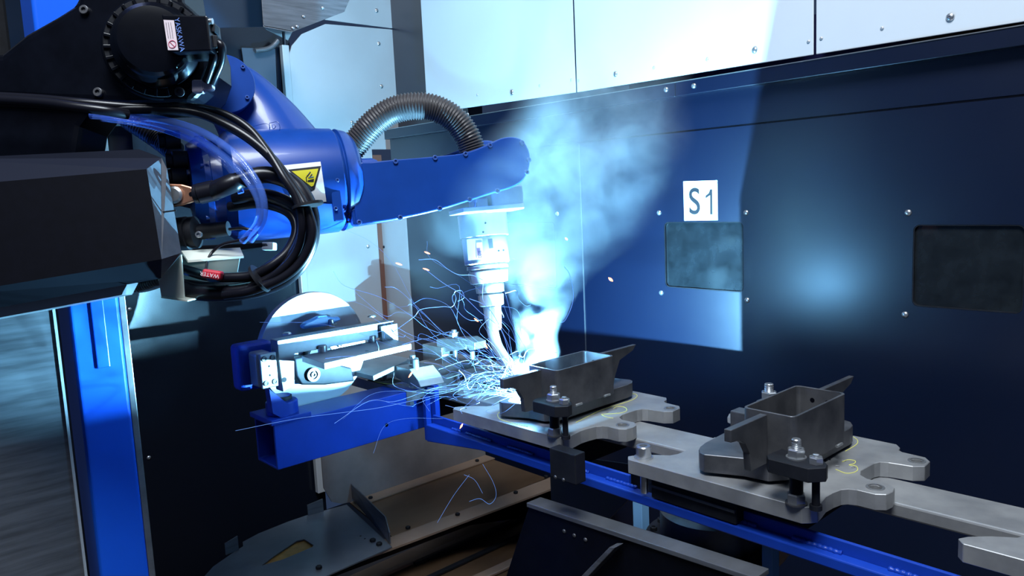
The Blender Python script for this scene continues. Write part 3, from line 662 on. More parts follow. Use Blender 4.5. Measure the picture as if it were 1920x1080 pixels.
# grey apron sheet with notch
ap = thing('base_apron', P(600, 1020, z=ZL+.008), 'blue grey apron sheet with curved edge and leaf shaped cutout at lower left', 'apron')
apo = [P(px, py, z=ZL+.010) for px, py in ((370, 1095), (400, 1062), (440, 1034), (456, 1024), (455, 1016), (485, 1000), (540, 978), (584, 963), (605, 958), (650, 946), (735, 1025), (620, 1076), (580, 1095))]
cut = [P(px, py, z=ZL+.010) for px, py in ((491, 1060), (514, 1042), (556, 1014), (570, 1011), (574, 1013), (588, 1022), (585, 1026), (530, 1049))]
prism('apron_sheet', apo, (0, 0, -0.003), M_base, ap, holes=[cut])
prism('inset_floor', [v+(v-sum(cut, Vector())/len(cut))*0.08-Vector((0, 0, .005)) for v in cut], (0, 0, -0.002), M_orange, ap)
prism('upright_flange', [P(660, 935, z=ZL+.012), P(731, 1020, z=ZL+.012), P(731, 1020, z=ZL+.012)+Vector((0, 0, .028)), P(724, 1000, z=ZL+.012)+Vector((0, 0, .042)), P(660, 935, z=ZL+.012)+Vector((0, 0, .042))], (0.0, 0.003, 0), M_sheetd, ap)
for a_, b_ in (((423, 1040), (447, 1030)), ((577, 966), (606, 958))):
    s, e = P(*a_, z=ZL+.011), P(*b_, z=ZL+.011)
    prism('edge_tab', [s, e, e+Vector((0, 0, .034)), s+Vector((0, 0, .028))], (0.003, 0, 0), M_sheetd, ap)
for px, py in ((699, 1015), (711, 1022), (598, 1066), ):
    bolt('hex', P(px, py, z=ZL+.010), (0, 0, 1), 0.007, ap, M_black)
for px, py in ((676, 1005), (684, 1010)): bolt('hole', P(px, py, z=ZL+.010), (0, 0, 1), 0.0025, ap, M_blackp)

# dark cross member behind, below the rail
dm = thing('grey_panel', P(1110, 960, y=1.15), 'dull blue grey upright panel seen below the rail', 'panel')
prism('panel', [P(px, py, y=1.15) for px, py in ((1030, 850), (1250, 880), (1190, 925), (1112, 1003), (1035, 985))], (0, 0.004, 0), mat('dull_blue_grey', (0.045, 0.055, 0.07), 0.5), dm)
# black bracket with sloping top edge
YB = 0.86
bb = thing('black_support_bracket', P(1050, 1040, y=YB), 'large black plate bracket with sloping grey top edge below the rail', 'bracket')
tl, trp = P(992, 950, y=YB), P(1420, 1092, y=YB)
prism('web_plate', [tl, trp, P(1420, 1140, y=YB), P(930, 1140, y=YB)], (0, 0.006, 0), M_blackp, bb)
d = (trp-tl).normalized()
prism('top_flange', [tl+Vector((-.002, -.004, 0)), trp+Vector((0, -.004, 0)), trp+Vector((0, -.004, .008)), tl+Vector((-.002, -.004, .008))], (0, 0.034, 0), M_sheetd, bb, bevel=0.001)
s, e = P(1158, 1018, y=YB-.006), P(1086, 1092, y=YB-.006)
prism('rib', [s, P(1170, 1018, y=YB-.006), P(1100, 1092, y=YB-.006), e], (0, -0.02, 0), M_sheetd, bb, bevel=0.001)
for px, py in ((1058, 996), (1077, 1004), (1098, 1012)): bolt('dome', P(px, py, y=YB), (0, -1, 0), 0.0036, bb, M_steeld)
prism('blue_bearing_cap', [P(px, py, y=YB+.036) for px, py in ((1150, 995), (1190, 995), (1235, 1015), (1300, 1030), (1340, 1046), (1362, 1066), (1362, 1080), (1300, 1062), (1230, 1036), (1160, 1010))], (0, 0.008, 0), M_blue2, bb, bevel=0.002)
# round hub
HC = P(1320, 1000, y=1.02)
hb = thing('slewing_hub', HC, 'dark round slewing hub with cap screws under the rail', 'hub')
hr = 0.105
hz = P(1260, 1000, y=0.93).z
hcx = P(1322, 985, y=1.0).x
ho = Vector((hcx, 1.015, hz-0.062))
lathe('hub_flange', ho, (0, 0, 1), [(0, hr), (.030, hr), (.032, hr-.001), (.032, .078)], M_black, hb, 64)
lathe('hub_body', ho+Vector((0, 0, .0322)), (0, 0, 1), [(0, .080), (.045, .080), (.05, .07)], M_steeld, hb, 48)
for k in range(16):
    an = 2*PI*k/16+.1
    bolt('socket', ho+Vector((math.cos(an)*.092, math.sin(an)*.092, .032)), (0, 0, 1), 0.006, hb, M_black)
bolt('hole', ho+Vector((-.03, -math.sqrt(hr*hr-.03**2), .016)), (-.3, -1, 0), 0.004, hb, M_blackp)
for (pa, pb_, lb) in (((1186, 944), (1203, 946), 'short pale blue post end below the cap screw at plate 3'), ((1428, 1020), (1448, 1022), 'pale blue steel post below the rail, right of the hub')):
    a_ = P(*pa, y=0.98); b_ = P(*pb_, y=0.98)
    t = thing('steel_post', a_, lb, 'post'); 
    box('post', (a_.x, 0.98, 0.0), (b_.x, 1.0, a_.z+0.02), mat('pale_blue_paint', (0.16, 0.36, 0.62), 0.35), t, 0.001)
t = thing('brown_guard', P(1475, 1050, y=1.1), 'brown rounded guard plate behind the pale blue post', 'guard')
prism('guard', [P(px, py, y=1.1) for px, py in ((1456, 1030), (1474, 1033), (1476, 1042), (1466, 1056), (1456, 1066))], (0, 0.01, 0), M_tan, t)

# ================================================================== WELDING ROBOT
def V(px, py, d): return P(px, py, d=d)
A0 = V(400, 352, 1.20); B0 = V(920, 322, 1.40)
ax = (B0-A0).normalized(); upv = Vector(-RM[:, 1]); nb = ax.cross(upv).normalized(); nb = -nb if nb.dot(Vector(-RM[:, 2])) < 0 else nb
upr = nb.cross(ax).normalized(); upr = upr if upr.z > 0 else -upr
rob = thing('welding_robot', V(420, 300, 1.25), 'blue six axis robot arm carrying the welding torch', 'robot')
def R_(px, py, off): return PP(px, py, A0+nb*off, nb)     # on a plane parallel to the arm
# forearm casting
fa = lambda h: A0+ax*h
pxm = 1.20/F
lathe('forearm', fa(-0.035), ax, [(0, .040), (.002, .068), (.020, .080), (.028, .080), (.03, .073), (.045, .073), (.06, .086), (.10, .088), (.20, .0865), (.222, .0855), (.225, .083), (.228, .080)], M_blue, rob, 72)
lathe('wrist_joint_ring', fa(.180), ax, [(0, .07), (.0142, .080), (.016, .0845), (.030, .081), (.040, .072), (.046, .060)], M_blue, rob, 64)
# diagonal neck up to the elbow
tube('forearm_neck', [V(420, 162, 1.28), V(452, 192, 1.29), V(492, 245, 1.30), V(530, 310, 1.31)], lambda f, l: 0.050+0.036*f, M_blue, rob, n=10, seg=40)
ec = V(421, 158, 1.20)
lathe('elbow_cap', ec, nb, [(-.05, .044), (-.004, .0455), (.0, .0455), (.004, .0455), (.005, .0445)], M_blue, rob, 64)
for px, py in ((455, 126), (463, 183), (412, 183), (385, 128)):
    bolt('socket', PP(px, py, ec+nb*.005, nb), nb, 0.0032, rob, M_blueink)
# left flange details
for k in range(12):
    an = 2*PI*k/12+.2
    bolt('socket', fa(-0.035)+ax*0.02+(upr*math.cos(an)+nb*math.sin(an))*0.076, -ax, 0.0045, rob, M_blue)
prism('flange_sticker', [R_(px, py, .083) for px, py in ((379, 293), (389, 289), (395, 299), (386, 306))], nb*0.0006, mat('grey_sticker', (0.25, 0.28, 0.33), 0.5), rob)
lathe('flange_boss', fa(-0.055), ax, [(0, .024), (.018, .030), (.02, .036)], M_blue, rob, 30)
for px, py in ((338, 262), (352, 300), (350, 330), (347, 425)):
    c = V(px, py, 1.15); lathe('motor_plug', c, -ax, [(0, .014), (.02, .014), (.022, .011), (.03, .011)], M_black, rob, 16)
# wrist fork
oc = [(668, 306), (690, 304), (740, 299), (815, 293), (872, 286), (915, 270), (940, 259), (962, 256), (980, 262), (992, 280), (995, 300), (991, 322), (980, 340), (960, 352), (930, 361), (880, 377), (825, 394), (750, 411), (690, 421), (668, 423), (661, 410), (658, 370), (660, 325)]
def smooth_poly(pts, n=4):
    N = len(pts); out = []
    for i in range(N):
        p0, p1, p2, p3 = [Vector((*pts[(i+j) % N], 0)) for j in (-1, 0, 1, 2)]
        for k in range(n):
            t = k/n; q = 0.5*((2*p1)+(p2-p0)*t+(2*p0-5*p1+4*p2-p3)*t*t+(3*p1-p0-3*p2+p3)*t**3); out.append((q.x, q.y))
    return out
sp_ = smooth_poly(oc, 3)
front = [R_(x, y, .062) for x, y in sp_]
prism('wrist_fork', front, nb*-0.024, M_blue, rob, bevel=0.004, seg=3)
cen = sum(front, Vector())/len(front)
cov = [cen+(v-cen)*0.975+nb*0.0005 for v in front]
wcov = prism('wrist_cover', cov, nb*0.004, M_blue, rob, bevel=0.0018, seg=2)
back = [v-nb*0.105+upr*0.012 for v in front]
prism('wrist_fork', back, nb*-0.030, M_blue, rob, bevel=0.004, seg=3)
obox('fork_root', (R_(672, 355, 0)+ax*0.0), ax*0.028, nb*0.058, upr*0.045, M_blue, rob, 0.012)
for px, py in ((741, 303), (815, 296), (872, 289), (918, 273), (978, 268), (991, 300), (987, 323), (932, 358), (880, 374), (824, 391), (750, 408), (673, 417), (671, 324)):
    bolt('socket', R_(px, py, .0660), nb, 0.0042, wcov, M_blueink, hs=.7)
for px, py in ((654, 401), (642, 410), (652, 416), (656, 408)): bolt('hole', R_(px, py, .0642), nb, 0.0018, rob, M_blackp)
obox('fork_lug', R_(630, 365, .078), ax*0.008, nb*0.004, upr*0.042, M_blue, rob, 0.002)
bolt('socket', R_(632, 338, .083), nb, .003, rob, M_blueink); bolt('socket', R_(629, 391, .083), nb, .003, rob, M_blueink)
# root shell joining cylinder and fork under the hose
tube('wrist_neck', [R_(632, 350, 0), R_(650, 356, 0), R_(676, 360, 0)], lambda f, l: 0.052-0.010*f, M_blue, rob, n=6, seg=40)
# wrist roll unit between the forks
obox('wrist_unit', R_(925, 325, -0.01), ax*0.030, nb*0.026, upr*0.040, M_blue, rob, 0.006)
obox('wrist_bracket', R_(941, 374, -0.005), ax*0.032, nb*0.028, upr*0.022, M_torch, rob, 0.003)
obox('wrist_plate', R_(912, 393, -0.005), ax*0.060, nb*0.036, upr*0.004, M_torch, rob, 0.001)
obox('valve_block', R_(897, 383, 0.0), ax*0.012, nb*0.018, upr*0.010, M_torch, rob, 0.002)
tube('small_elbow_pipe', [R_(873, 392, .02), R_(886, 392, .02), R_(891, 388, .02), R_(892, 380, .02)], 0.0028, M_steelb, rob, n=6)
# warning decal wrapped on the forearm
def on_cyl(px, py, r=0.0875):
    r0 = Vector(CP); dr = Vector(RM @ np.array([(px-960)/F, (py-540)/F, 1.0])).normalized()
    o = r0-A0; o = o-ax*o.dot(ax); d = dr-ax*dr.dot(ax)
    a_, b_, c_ = d.dot(d), 2*o.dot(d), o.dot(o)-r*r; disc = max(b_*b_-4*a_*c_, 0)
    return r0+dr*((-b_-math.sqrt(disc))/(2*a_))
def decal(name, quad, m, r, nx=4, ny=8, parent=rob):
    V_ = []; Fc = []
    (ax0, ay0), (ax1, ay1), (ax2, ay2), (ax3, ay3) = quad     # tl tr br bl
    for j in range(ny+1):
        for i in range(nx+1):
            s, t_ = i/nx, j/ny
            x = (1-t_)*((1-s)*ax0+s*ax1)+t_*((1-s)*ax3+s*ax2); y = (1-t_)*((1-s)*ay0+s*ay1)+t_*((1-s)*ay3+s*ay2)
            V_.append(on_cyl(x, y, r))
    for j in range(ny):
        for i in range(nx): a_ = j*(nx+1)+i; Fc.append((a_, a_+1, a_+nx+2, a_+nx+1))
    return mk(name, V_, Fc, m, parent, True)
decal('warning_sticker', ((531, 310), (601, 303), (612, 378), (548, 385)), M_paper, 0.0895)
decal('warning_border', ((540, 318), (602, 311), (590, 355), (583, 359)), M_ink, 0.0899)
decal('warning_triangle', ((547, 321), (597, 316), (588, 348), (584, 350)), M_yellow, 0.0903)
for pts in (((577, 338), (589, 335), (588, 341), (577, 341)),):
    decal('warning_symbol', pts, M_ink, 0.0907, 2, 2)
for a_, b_ in (((575, 331), (582, 322)), ((580, 333), (585, 326)), ((574, 332), (575, 340)), ((578, 333), (588, 331))):
    line('warning_symbol', [on_cyl(*a_, 0.0907), on_cyl((a_[0]+b_[0])/2, (a_[1]+b_[1])/2, .0908), on_cyl(*b_, 0.0907)], 0.0016, M_ink, rob)
# raised foundry mark
for q4 in (((468, 238), (501, 232), (503, 247), (470, 252)), ((505, 231), (521, 229), (524, 244), (507, 246))):
    pts = [V(x, y, 1.208) for x, y in q4]+[V(*q4[0], 1.208)]
    line('foundry_mark', pts, 0.001, M_blue, rob)
line('foundry_mark', [V(x, y, 1.208) for x, y in ((510, 234), (511, 240), (514, 241), (517, 237), (515, 234), (513, 234))], 0.0012, M_blue, rob)

# ---- black upper arm with axis motor
DB = 1.06
poly = [(-90, 150), (-90, 110), (0, 98), (45, 62), (105, 28), (140, 5), (150, -60), (330, -60), (340, 0), (372, 40), (388, 90), (390, 130), (378, 165), (352, 192), (240, 196), (110, 192), (-90, 182)]
prism('upper_arm', [V(x, y, DB) for x, y in poly], Vector(RM[:, 2])*0.10, M_blackp, rob, bevel=0.012, seg=3)
prism('arm_foot', [V(x, y, DB+.02) for x, y in ((-90, 176), (150, 192), (175, 205), (150, 238), (140, 300), (-90, 320))], Vector(RM[:, 2])*0.08, M_blackp, rob, bevel=0.008)
fw = Vector(RM[:, 2]); tc_ = -fw
mn = (tc_*0.93+Vector(RM[:, 0])*0.33+upv*-0.10).normalized()      # motor axis leans a little
mc = V(296, 92, DB-.002)
mo = thing('axis_motor', mc, 'black servo motor with white sticker and cast fins on the upper arm', 'motor')
lathe('motor_flange', mc, mn, [(-.02, .070), (.004, .070), (.006, .068), (.006, .060), (.012, .060)], M_blackp, mo, 64)
lathe('flange_ring', mc+mn*0.0065, mn, [(0, .0655), (.003, .0665), (.005, .0655)], M_black, mo, 64)
for k in range(26):
    an = 2*PI*k/26; u_, v_, n_ = frame(mn); c = mc+mn*0.010+(u_*math.cos(an)+v_*math.sin(an))*0.0605
    rd = (u_*math.cos(an)+v_*math.sin(an)); tg = mn.cross(rd)
    obox('fin', c, rd*0.0055, tg*0.0022, mn*0.005, M_blackp, mo, 0.0008)
lathe('motor_body', mc+mn*0.012, mn, [(0, .055), (.020, .055), (.028, .050), (.030, .048), (.034, .046), (.050, .046), (.056, .042), (.058, .030)], M_blackp, mo, 64)
for k in range(8):
    an = 2*PI*k/8+.3; bolt('socket', mc+mn*.028+(u_*math.cos(an)+v_*math.sin(an))*0.050, mn, 0.0035, mo, M_black)
# terminal box with sticker and lettering
bq = [(302, 27), (388, 29), (396, 95), (317, 98)]
fd = DB-0.075
bx = [V(x, y, fd) for x, y in bq]
tbx = prism('terminal_box', bx, fw*0.045, M_blackp, mo, bevel=0.002)
eps = fd-0.0006
prism('sticker', [V(x, y, eps) for x, y in ((306.5, 37.2), (326, 38), (334.5, 94), (315, 94))], fw*0.0004, M_paperp, tbx)
cc = V(323, 83, eps-.0004)
ring = [cc+(Vector(RM[:, 0])*math.cos(a/24*2*PI)+upv*math.sin(a/24*2*PI))*0.0047 for a in range(25)]
line('sticker_print', ring, 0.0009, M_redink, tbx)
line('sticker_print', [V(319, 79, eps-.0004), V(323, 83, eps-.0004), V(327, 87, eps-.0004)], 0.0009, M_redink, tbx)
for k in range(3): line('sticker_print', [V(311+4.5*k, 42, eps-.0003), V(313.5+4.5*k, 58, eps-.0003), V(316+4.2*k, 72, eps-.0003)], 0.0005, M_ink, tbx)
dn = (V(341, 92, eps)-V(331, 36, eps)).normalized()
text('lettering', 'YASKAWA', V(336.5, 65, eps), dn, dn.cross(fw)*1 if (dn.cross(fw)).dot(Vector(RM[:, 0])) > 0 else -dn.cross(fw), 0.0090, mat('motor_lettering', (0.12, 0.20, 0.50), 0.4), tbx, 0.0002, 1.02)
# connectors on the box side
for (px, py, w_, h_) in ((399, 56, 8, 8), (401, 81, 10, 12)):
    obox('connector', V(px, py, fd+.02), Vector(RM[:, 0])*w_*.0007, fw*0.008, upv*h_*.0007, M_black, mo, 0.0015)
lathe('connector_cap', V(393, 40, fd+.01), Vector(RM[:, 0]), [(0, .004), (.004, .004)], M_zinc, mo, 12)
tube('motor_lead', [V(406, 78, fd+.02), V(416, 88, fd+.02), V(414, 115, fd+.03), V(404, 140, fd+.04), V(396, 158, fd+.05)], .0052, M_rubber, mo, n=8)
tube('motor_lead', [V(398, 92, fd+.02), V(400, 110, fd+.02), V(394, 130, fd+.03), V(386, 152, fd+.04)], .0052, M_rubber, mo, n=8)
obox('white_plug', V(373, 163, fd+.05), Vector(RM[:, 0])*.008, fw*0.006, upv*.0085, mat('lilac_white_plastic', (.55, .50, .60), .4), mo, 0.0025)
obox('white_plug', V(391, 160, fd+.05), Vector(RM[:, 0])*.0075, fw*0.006, upv*.0075, MATS['lilac_white_plastic'], mo, 0.003)
for px, py in ((160, 20), (186, 174), (248, 30), (338, 173)):
    bolt('socket', V(px, py, DB-.0005), tc_, 0.0062, rob, M_steeld, hs=.8)

# ---- corrugated conduits
t = corrugated('corrugated_conduit', [V(640, 305, 1.36), V(668, 268, 1.355), V(700, 232, 1.35), V(735, 208, 1.35), V(775, 199, 1.35), V(815, 203, 1.355), V(850, 222, 1.36), V(873, 250, 1.365), V(886, 282, 1.37), V(893, 312, 1.37)], 0.0240, 0.0052, M_hose)
tag(t, 'black corrugated hose arching over the blue wrist', 'hose')
t = corrugated('corrugated_conduit', [V(240, 222, 1.28), V(275, 245, 1.28), V(300, 262, 1.28), V(330, 285, 1.27)], 0.018, 0.0048, M_hose)
tag(t, 'short dark corrugated hose behind the clear tubes', 'hose')
t = corrugated('corrugated_conduit', [V(190, 528, 1.15), V(235, 535, 1.15), V(270, 533, 1.15), V(305, 522, 1.14)], 0.012, 0.0042, M_hose)
tag(t, 'thin corrugated hose under the black feeder cover', 'hose')
t = corrugated('corrugated_conduit', [V(120, 225, 1.2), V(133, 245, 1.2), V(138, 265, 1.2), V(136, 292, 1.2)], 0.013, 0.006, M_zinc)
tag(t, 'shiny metal flexible hose beside the column, above the black cover', 'hose')
# bolted grey block seen between arm and cover
t = thing('mounting_block', V(220, 255, 1.3), 'dark mounting block with two screws between arm and cover', 'block')
prism('block', [V(x, y, 1.30) for x, y in ((197, 232), (246, 230), (250, 285), (197, 285))], fw*.05, M_cover, t)
prism('top_plate', [V(x, y, 1.28) for x, y in ((160, 224), (255, 226), (256, 233), (160, 231))], fw*.06, M_sheetd, t)
for px in (184, 239): bolt('hex', V(px, 240, 1.28)+upv*.010, -upv, .0075, t, M_steelb)

# ---- wire feeder cover
fc = thing('feeder_cover', V(150, 440, 1.0), 'big black chamfered sheet metal cover at the left edge', 'cover')
f1 = [V(x, y, .98) for x, y in ((-120, 351), (275, 317), (303, 486), (-120, 556))]
f2 = [V(x, y, 1.02) for x, y in ((-120, 298), (262, 280), (303, 296), (313, 316), (340, 474), (302, 522), (-120, 598))]
f3 = [V(x, y, 1.22) for x, y in ((-120, 330), (262, 292), (300, 300), (308, 318), (330, 470), (298, 508), (-120, 560))]
mk('front_face', f1+[v+fw*.003 for v in f1], [(0, 1, 2, 3), (7, 6, 5, 4)], M_cover, fc)
vs = f1+f2+f3
n1 = 4; n2 = 11
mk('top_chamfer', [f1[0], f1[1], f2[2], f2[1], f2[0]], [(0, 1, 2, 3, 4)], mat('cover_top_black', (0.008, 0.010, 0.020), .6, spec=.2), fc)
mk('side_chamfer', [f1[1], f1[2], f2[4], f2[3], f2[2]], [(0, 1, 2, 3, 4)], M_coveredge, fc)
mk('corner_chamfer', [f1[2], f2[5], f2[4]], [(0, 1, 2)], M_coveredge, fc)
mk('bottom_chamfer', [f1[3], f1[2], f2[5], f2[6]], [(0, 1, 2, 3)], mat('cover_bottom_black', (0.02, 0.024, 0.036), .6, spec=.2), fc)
bs = []
for i in range(7): j = (i+1) % 7; bs.append((i, j, 7+j, 7+i))
mk('back_shell', f2+f3, bs+[tuple(range(13, 6, -1))], M_cover, fc)
prism('seam_strip', [V(x, y, .999) for x, y in ((292, 398), (330, 393), (330, 396), (292, 401))], fw*.001, M_black, fc)
lip = [V(x, y, 1.09) for x, y in ((-120, 585), (240, 530), (228, 553), (-120, 618))]
prism('mounting_lip', lip, fw*0.03, M_sheet, fc)
# white plastic bracket under the cover
wp = thing('plastic_bracket', V(370, 510, 1.12), 'translucent white plastic bracket below the cover holding hoses', 'bracket')
prism('front_wall', [V(x, y, 1.07) for x, y in ((297, 526), (340, 476), (345, 545), (346, 562), (302, 556))], fw*.003, M_plas, wp, bevel=.0008)
prism('back_wall', [V(x, y, 1.16) for x, y in ((340, 478), (452, 470), (440, 540), (395, 556), (345, 560))], fw*.003, M_plas, wp, bevel=.0008)
prism('shelf', [V(340, 470, 1.08), V(450, 464, 1.14), V(457, 480, 1.10), V(352, 488, 1.05)], upv*-.003, M_plas, wp)
prism('floor_flange', [V(302, 556, 1.07), V(352, 563, 1.06), V(400, 551, 1.13), V(345, 548, 1.15)], upv*-.002, M_plas, wp)
# dark slide plate
t = thing('slide_rail', V(400, 470, 1.17), 'dark flat mounting rail with white pad under the forearm', 'rail')
prism('rail', [V(x, y, 1.15) for x, y in ((338, 462), (500, 455), (505, 462), (340, 482))], fw*.04, M_cover, t, bevel=.001)
obox('pad', V(505, 462, 1.16), Vector(RM[:, 0])*.009, fw*.01, upv*.006, M_white, t, .002)

# ---- cables
DC = 1.08
tc = thing('power_cable', V(355, 370, DC), 'thick black power cable with copper lug looping in front of the robot', 'cable')
prism('copper_lug', [V(x, y, DC-.02) for x, y in ((312, 344), (340, 345), (358, 350), (369, 358), (370, 370), (362, 378), (340, 385), (322, 388), (312, 388))], fw*.006, M_copper, tc, bevel=.002)
lathe('lug_bolt', V(327, 366, DC-.021), tc_, [(0, .012), (.003, .012), (.005, .009), (.005, .004)], M_zinc, tc, 28)
bolt('hole', V(358, 364, DC-.0205), tc_, .003, tc, M_blackp)
tube('cable', [V(366, 364, DC-.015), V(395, 360, DC-.015), V(425, 348, DC-.02), V(465, 333, DC-.01), V(505, 328, DC), V(545, 342, DC), V(572, 372, DC), V(584, 415, DC), V(578, 462, DC), V(548, 510, DC), V(495, 538, DC), V(430, 549, DC), V(370, 548, DC+.01), V(340, 540, DC+.02)], lambda f, l: 0.0135 if l < .06 else 0.0120, M_rubber, tc, n=10, seg=20)
lathe('cable_boot', V(371, 364, DC-.017), (V(402, 357, DC-.015)-V(371, 364, DC-.017)).normalized(), [(0, .0115), (.002, .0145), (.024, .0145), (.026, .0125)], M_rubber, tc, 24)
cabs = [
 ('black cable of the loop, upper strand beginning behind the power cable', [(440, 372, 1.12), (490, 365, 1.11), (535, 378, 1.10), (562, 400, 1.09), (566, 440, 1.08), (548, 480, 1.08), (515, 512, 1.08), (465, 532, 1.09), (400, 540, 1.11), (345, 535, 1.13)], .0095),
 ('black cable of the loop, innermost strand ending at the red tag', [(430, 388, 1.13), (490, 382, 1.12), (540, 398, 1.10), (556, 430, 1.09), (540, 470, 1.08), (505, 500, 1.07), (470, 517, 1.07), (420, 520, 1.07), (385, 517, 1.08), (345, 505, 1.10)], .0072),
 ('long thin black cable coming from the upper left, outermost strand', [(-60, 178, 1.02), (60, 184, 1.02), (150, 192, 1.02), (250, 200, 1.04), (350, 200, 1.06), (415, 212, 1.07), (465, 240, 1.07), (502, 285, 1.06), (530, 330, 1.05), (556, 372, 1.05), (566, 420, 1.05), (556, 470, 1.06), (520, 512, 1.06), (470, 538, 1.07)], .0058),
 ('long thin black cable coming from the upper left, lower strand', [(-60, 192, 1.03), (60, 196, 1.03), (180, 204, 1.03), (300, 205, 1.05), (370, 212, 1.06), (420, 232, 1.06), (470, 262, 1.06), (512, 300, 1.06), (548, 348, 1.06), (578, 400, 1.055), (586, 445, 1.055), (566, 490, 1.06), (528, 522, 1.06), (470, 545, 1.06), (420, 553, 1.07)], .0068),
 ('black cable across the arm foot at the left edge', [(-60, 186, 1.0), (0, 187, 1.0), (80, 192, 1.0), (140, 200, 1.0), (200, 208, 1.01), (240, 215, 1.03)], .0065)]
for lb, pts, r in cabs:
    t = tube('cable', [V(*p) for p in pts], r, M_rubber, None, n=10, seg=14); tag(t, lb, 'cable')
for (a_, r), lb in ((((577, 385, 1.055), .022), 'upper black cable tie around the loop'), (((487, 522, 1.065), .024), 'lower black cable tie around the loop')):
    c = V(*a_); d = (V(a_[0]+(8 if a_[1] < 400 else 20), a_[1]+(30 if a_[1] < 400 else -14), a_[2])-c).normalized()
    t = lathe('cable_tie', c, d, [(-.002, r), (.002, r)], M_black, None, 24, scal=0.9); tag(t, lb, 'cable tie')
# sleeve over the loop
clr = [[(170, 212, 1.05), (230, 216, 1.05), (310, 226, 1.06), (380, 248, 1.06), (440, 288, 1.05), (478, 335, 1.04), (494, 375, 1.04), (492, 415, 1.05), (470, 450, 1.07)],
       [(170, 216, 1.06), (230, 221, 1.06), (300, 233, 1.07), (365, 256, 1.07), (425, 298, 1.06), (466, 342, 1.05), (486, 382, 1.05), (482, 420, 1.06), (455, 452, 1.08)],
       [(190, 222, 1.06), (250, 230, 1.07), (310, 244, 1.08), (370, 268, 1.08), (415, 300, 1.08), (440, 330, 1.08), (452, 362, 1.08)]]
for lb, pts, r in (('clear blue tinted air tube, outermost of the arc', clr[0], .0052), ('clear blue tinted air tube, middle of the arc', clr[1], .0052), ('clear blue tinted air tube, innermost and shortest', clr[2], .0045)):
    t = tube('air_tube', [V(*p) for p in pts], r, M_clear, None, n=10, seg=14); tag(t, lb, 'tube')
# signal connector + thin wire + tags
t = thing('sensor_plug', V(380, 438, 1.10), 'black cylindrical plug with thin wire under the forearm', 'plug')
d = (V(432, 430, 1.10)-V(332, 442, 1.10)).normalized()
lathe('plug_body', V(330, 440, 1.10), d, [(0, .024), (.018, .024), (.019, .021), (.022, .021), (.022, .023), (.030, .023), (.032, .018), (.034, .0115), (.076, .0105), (.077, .006)], M_black, t, 28)
bolt('socket', V(374, 440, 1.078), tc_, .0045, t, M_zinc)
tube('wire', [V(430, 430, 1.09), V(455, 428, 1.08), V(478, 434, 1.08), V(478, 441, 1.08), V(450, 450, 1.08), V(418, 458, 1.08), V(398, 473, 1.08), V(389, 490, 1.07), V(386, 506, 1.06)], .0022, M_rubber, t, n=8, seg=8)
rt = thing('hose_tag', V(395, 515, 1.045), 'red cable tag with upside-down white lettering', 'tag')
ex = (V(413, 519, 1.045)-V(378, 513, 1.045)); 
tsl = prism('tag_sleeve', [V(x, y, 1.05) for x, y in ((379, 503.5), (415, 509), (411, 526), (376, 520))], fw*.014, M_red, rt, bevel=.003)
text('lettering', 'WATER', V(393, 515.2, 1.0494), -ex, -upv, .0078, mat('pale_lettering', (.75, .6, .62), .5), tsl, 0.0002)
rt = thing('hose_tag', V(405, 526, 1.055), 'blue hose tag directly below the red one', 'tag')
prism('tag_sleeve', [V(x, y, 1.066) for x, y in ((384, 521), (421, 521), (420, 529), (390, 529))], fw*.014, mat('blue_tag', (.03, .16, .42), .4), rt, bevel=.003)

# ================================================================== TORCH
td = 1.455
T0 = V(903.5, 400, td); T1 = V(925, 600, td); tx = (T1-T0).normalized(); K = (T1-T0).length/200.0
to = thing('welding_torch', T0, 'silver welding torch with curved neck hanging from the wrist', 'torch')
def TL(nm, a, b, prof, m=M_torch): return lathe(nm, T0+tx*(a*K), tx, [(h*K, r*K) for h, r in prof], m, to, 48)
TL('mount_collar', 2, 0, [(0, 46), (42, 45.5), (43, 44)], M_torch)
tss = TL('shock_sensor', 45, 0, [(0, 42), (4, 43), (48, 42), (50, 40)], mat('torch_white_body', (.72, .72, .72), .35))
TL('lower_collar', 96, 0, [(0, 37), (3, 39), (8, 39), (9, 35), (12, 35), (13, 37.5), (20, 37), (34, 35), (35, 28)], M_torch)
TL('clamp_ring', 132, 0, [(0, 26), (3, 27), (16, 26), (17, 22), (20, 22), (21, 24), (40, 23), (42, 18)], M_torch)
TL('neck_socket', 175, 0, [(0, 17), (14, 16.5), (40, 14), (44, 12)], M_torch)
nk = [V(921, 598, td), V(924, 622, td), V(931, 646, td-.005), V(944, 668, td-.025), V(958, 684, td-.045)]
tube('swan_neck', nk, lambda f, l: (.0115-.002*f), M_torch, to, n=8, seg=24)
nz0 = V(956, 682, td-.043); nz1 = V(974, 712, td-.062)
lathe('gas_nozzle', nz0, (nz1-nz0).normalized(), [(0, .009), (.002, .0105), (.026, .0095), (.030, .0078), (.030, .006)], M_copper, to, 28)
tube('wire_electrode', [nz1, nz1+(ARC-nz1)*.5, ARC+Vector((0, 0, .004))], .0008, M_copper, to, n=2, seg=8)
def onT(px, py, r):
    return PP(px, py, T0+tc_*r*K, tc_)
prism('torch_sticker', [onT(x, y, 43.5) for x, y in ((875, 449), (904, 447), (906, 486), (878, 488))], fw*.0006, mat('lilac_label', (.50, .42, .60), .5), tss)
prism('torch_sticker', [onT(x, y, 43.9) for x, y in ((893, 455), (904, 454), (906, 484), (894, 485))], fw*.0004, mat('pink_label', (.62, .25, .5), .5), tss)
dn2 = (onT(899, 484, 44)-onT(897, 466, 44)).normalized()
text('lettering', 'R02', onT(899, 477, 44.3), dn2, Vector(RM[:, 0]), .009, M_ink, tss, .0001)
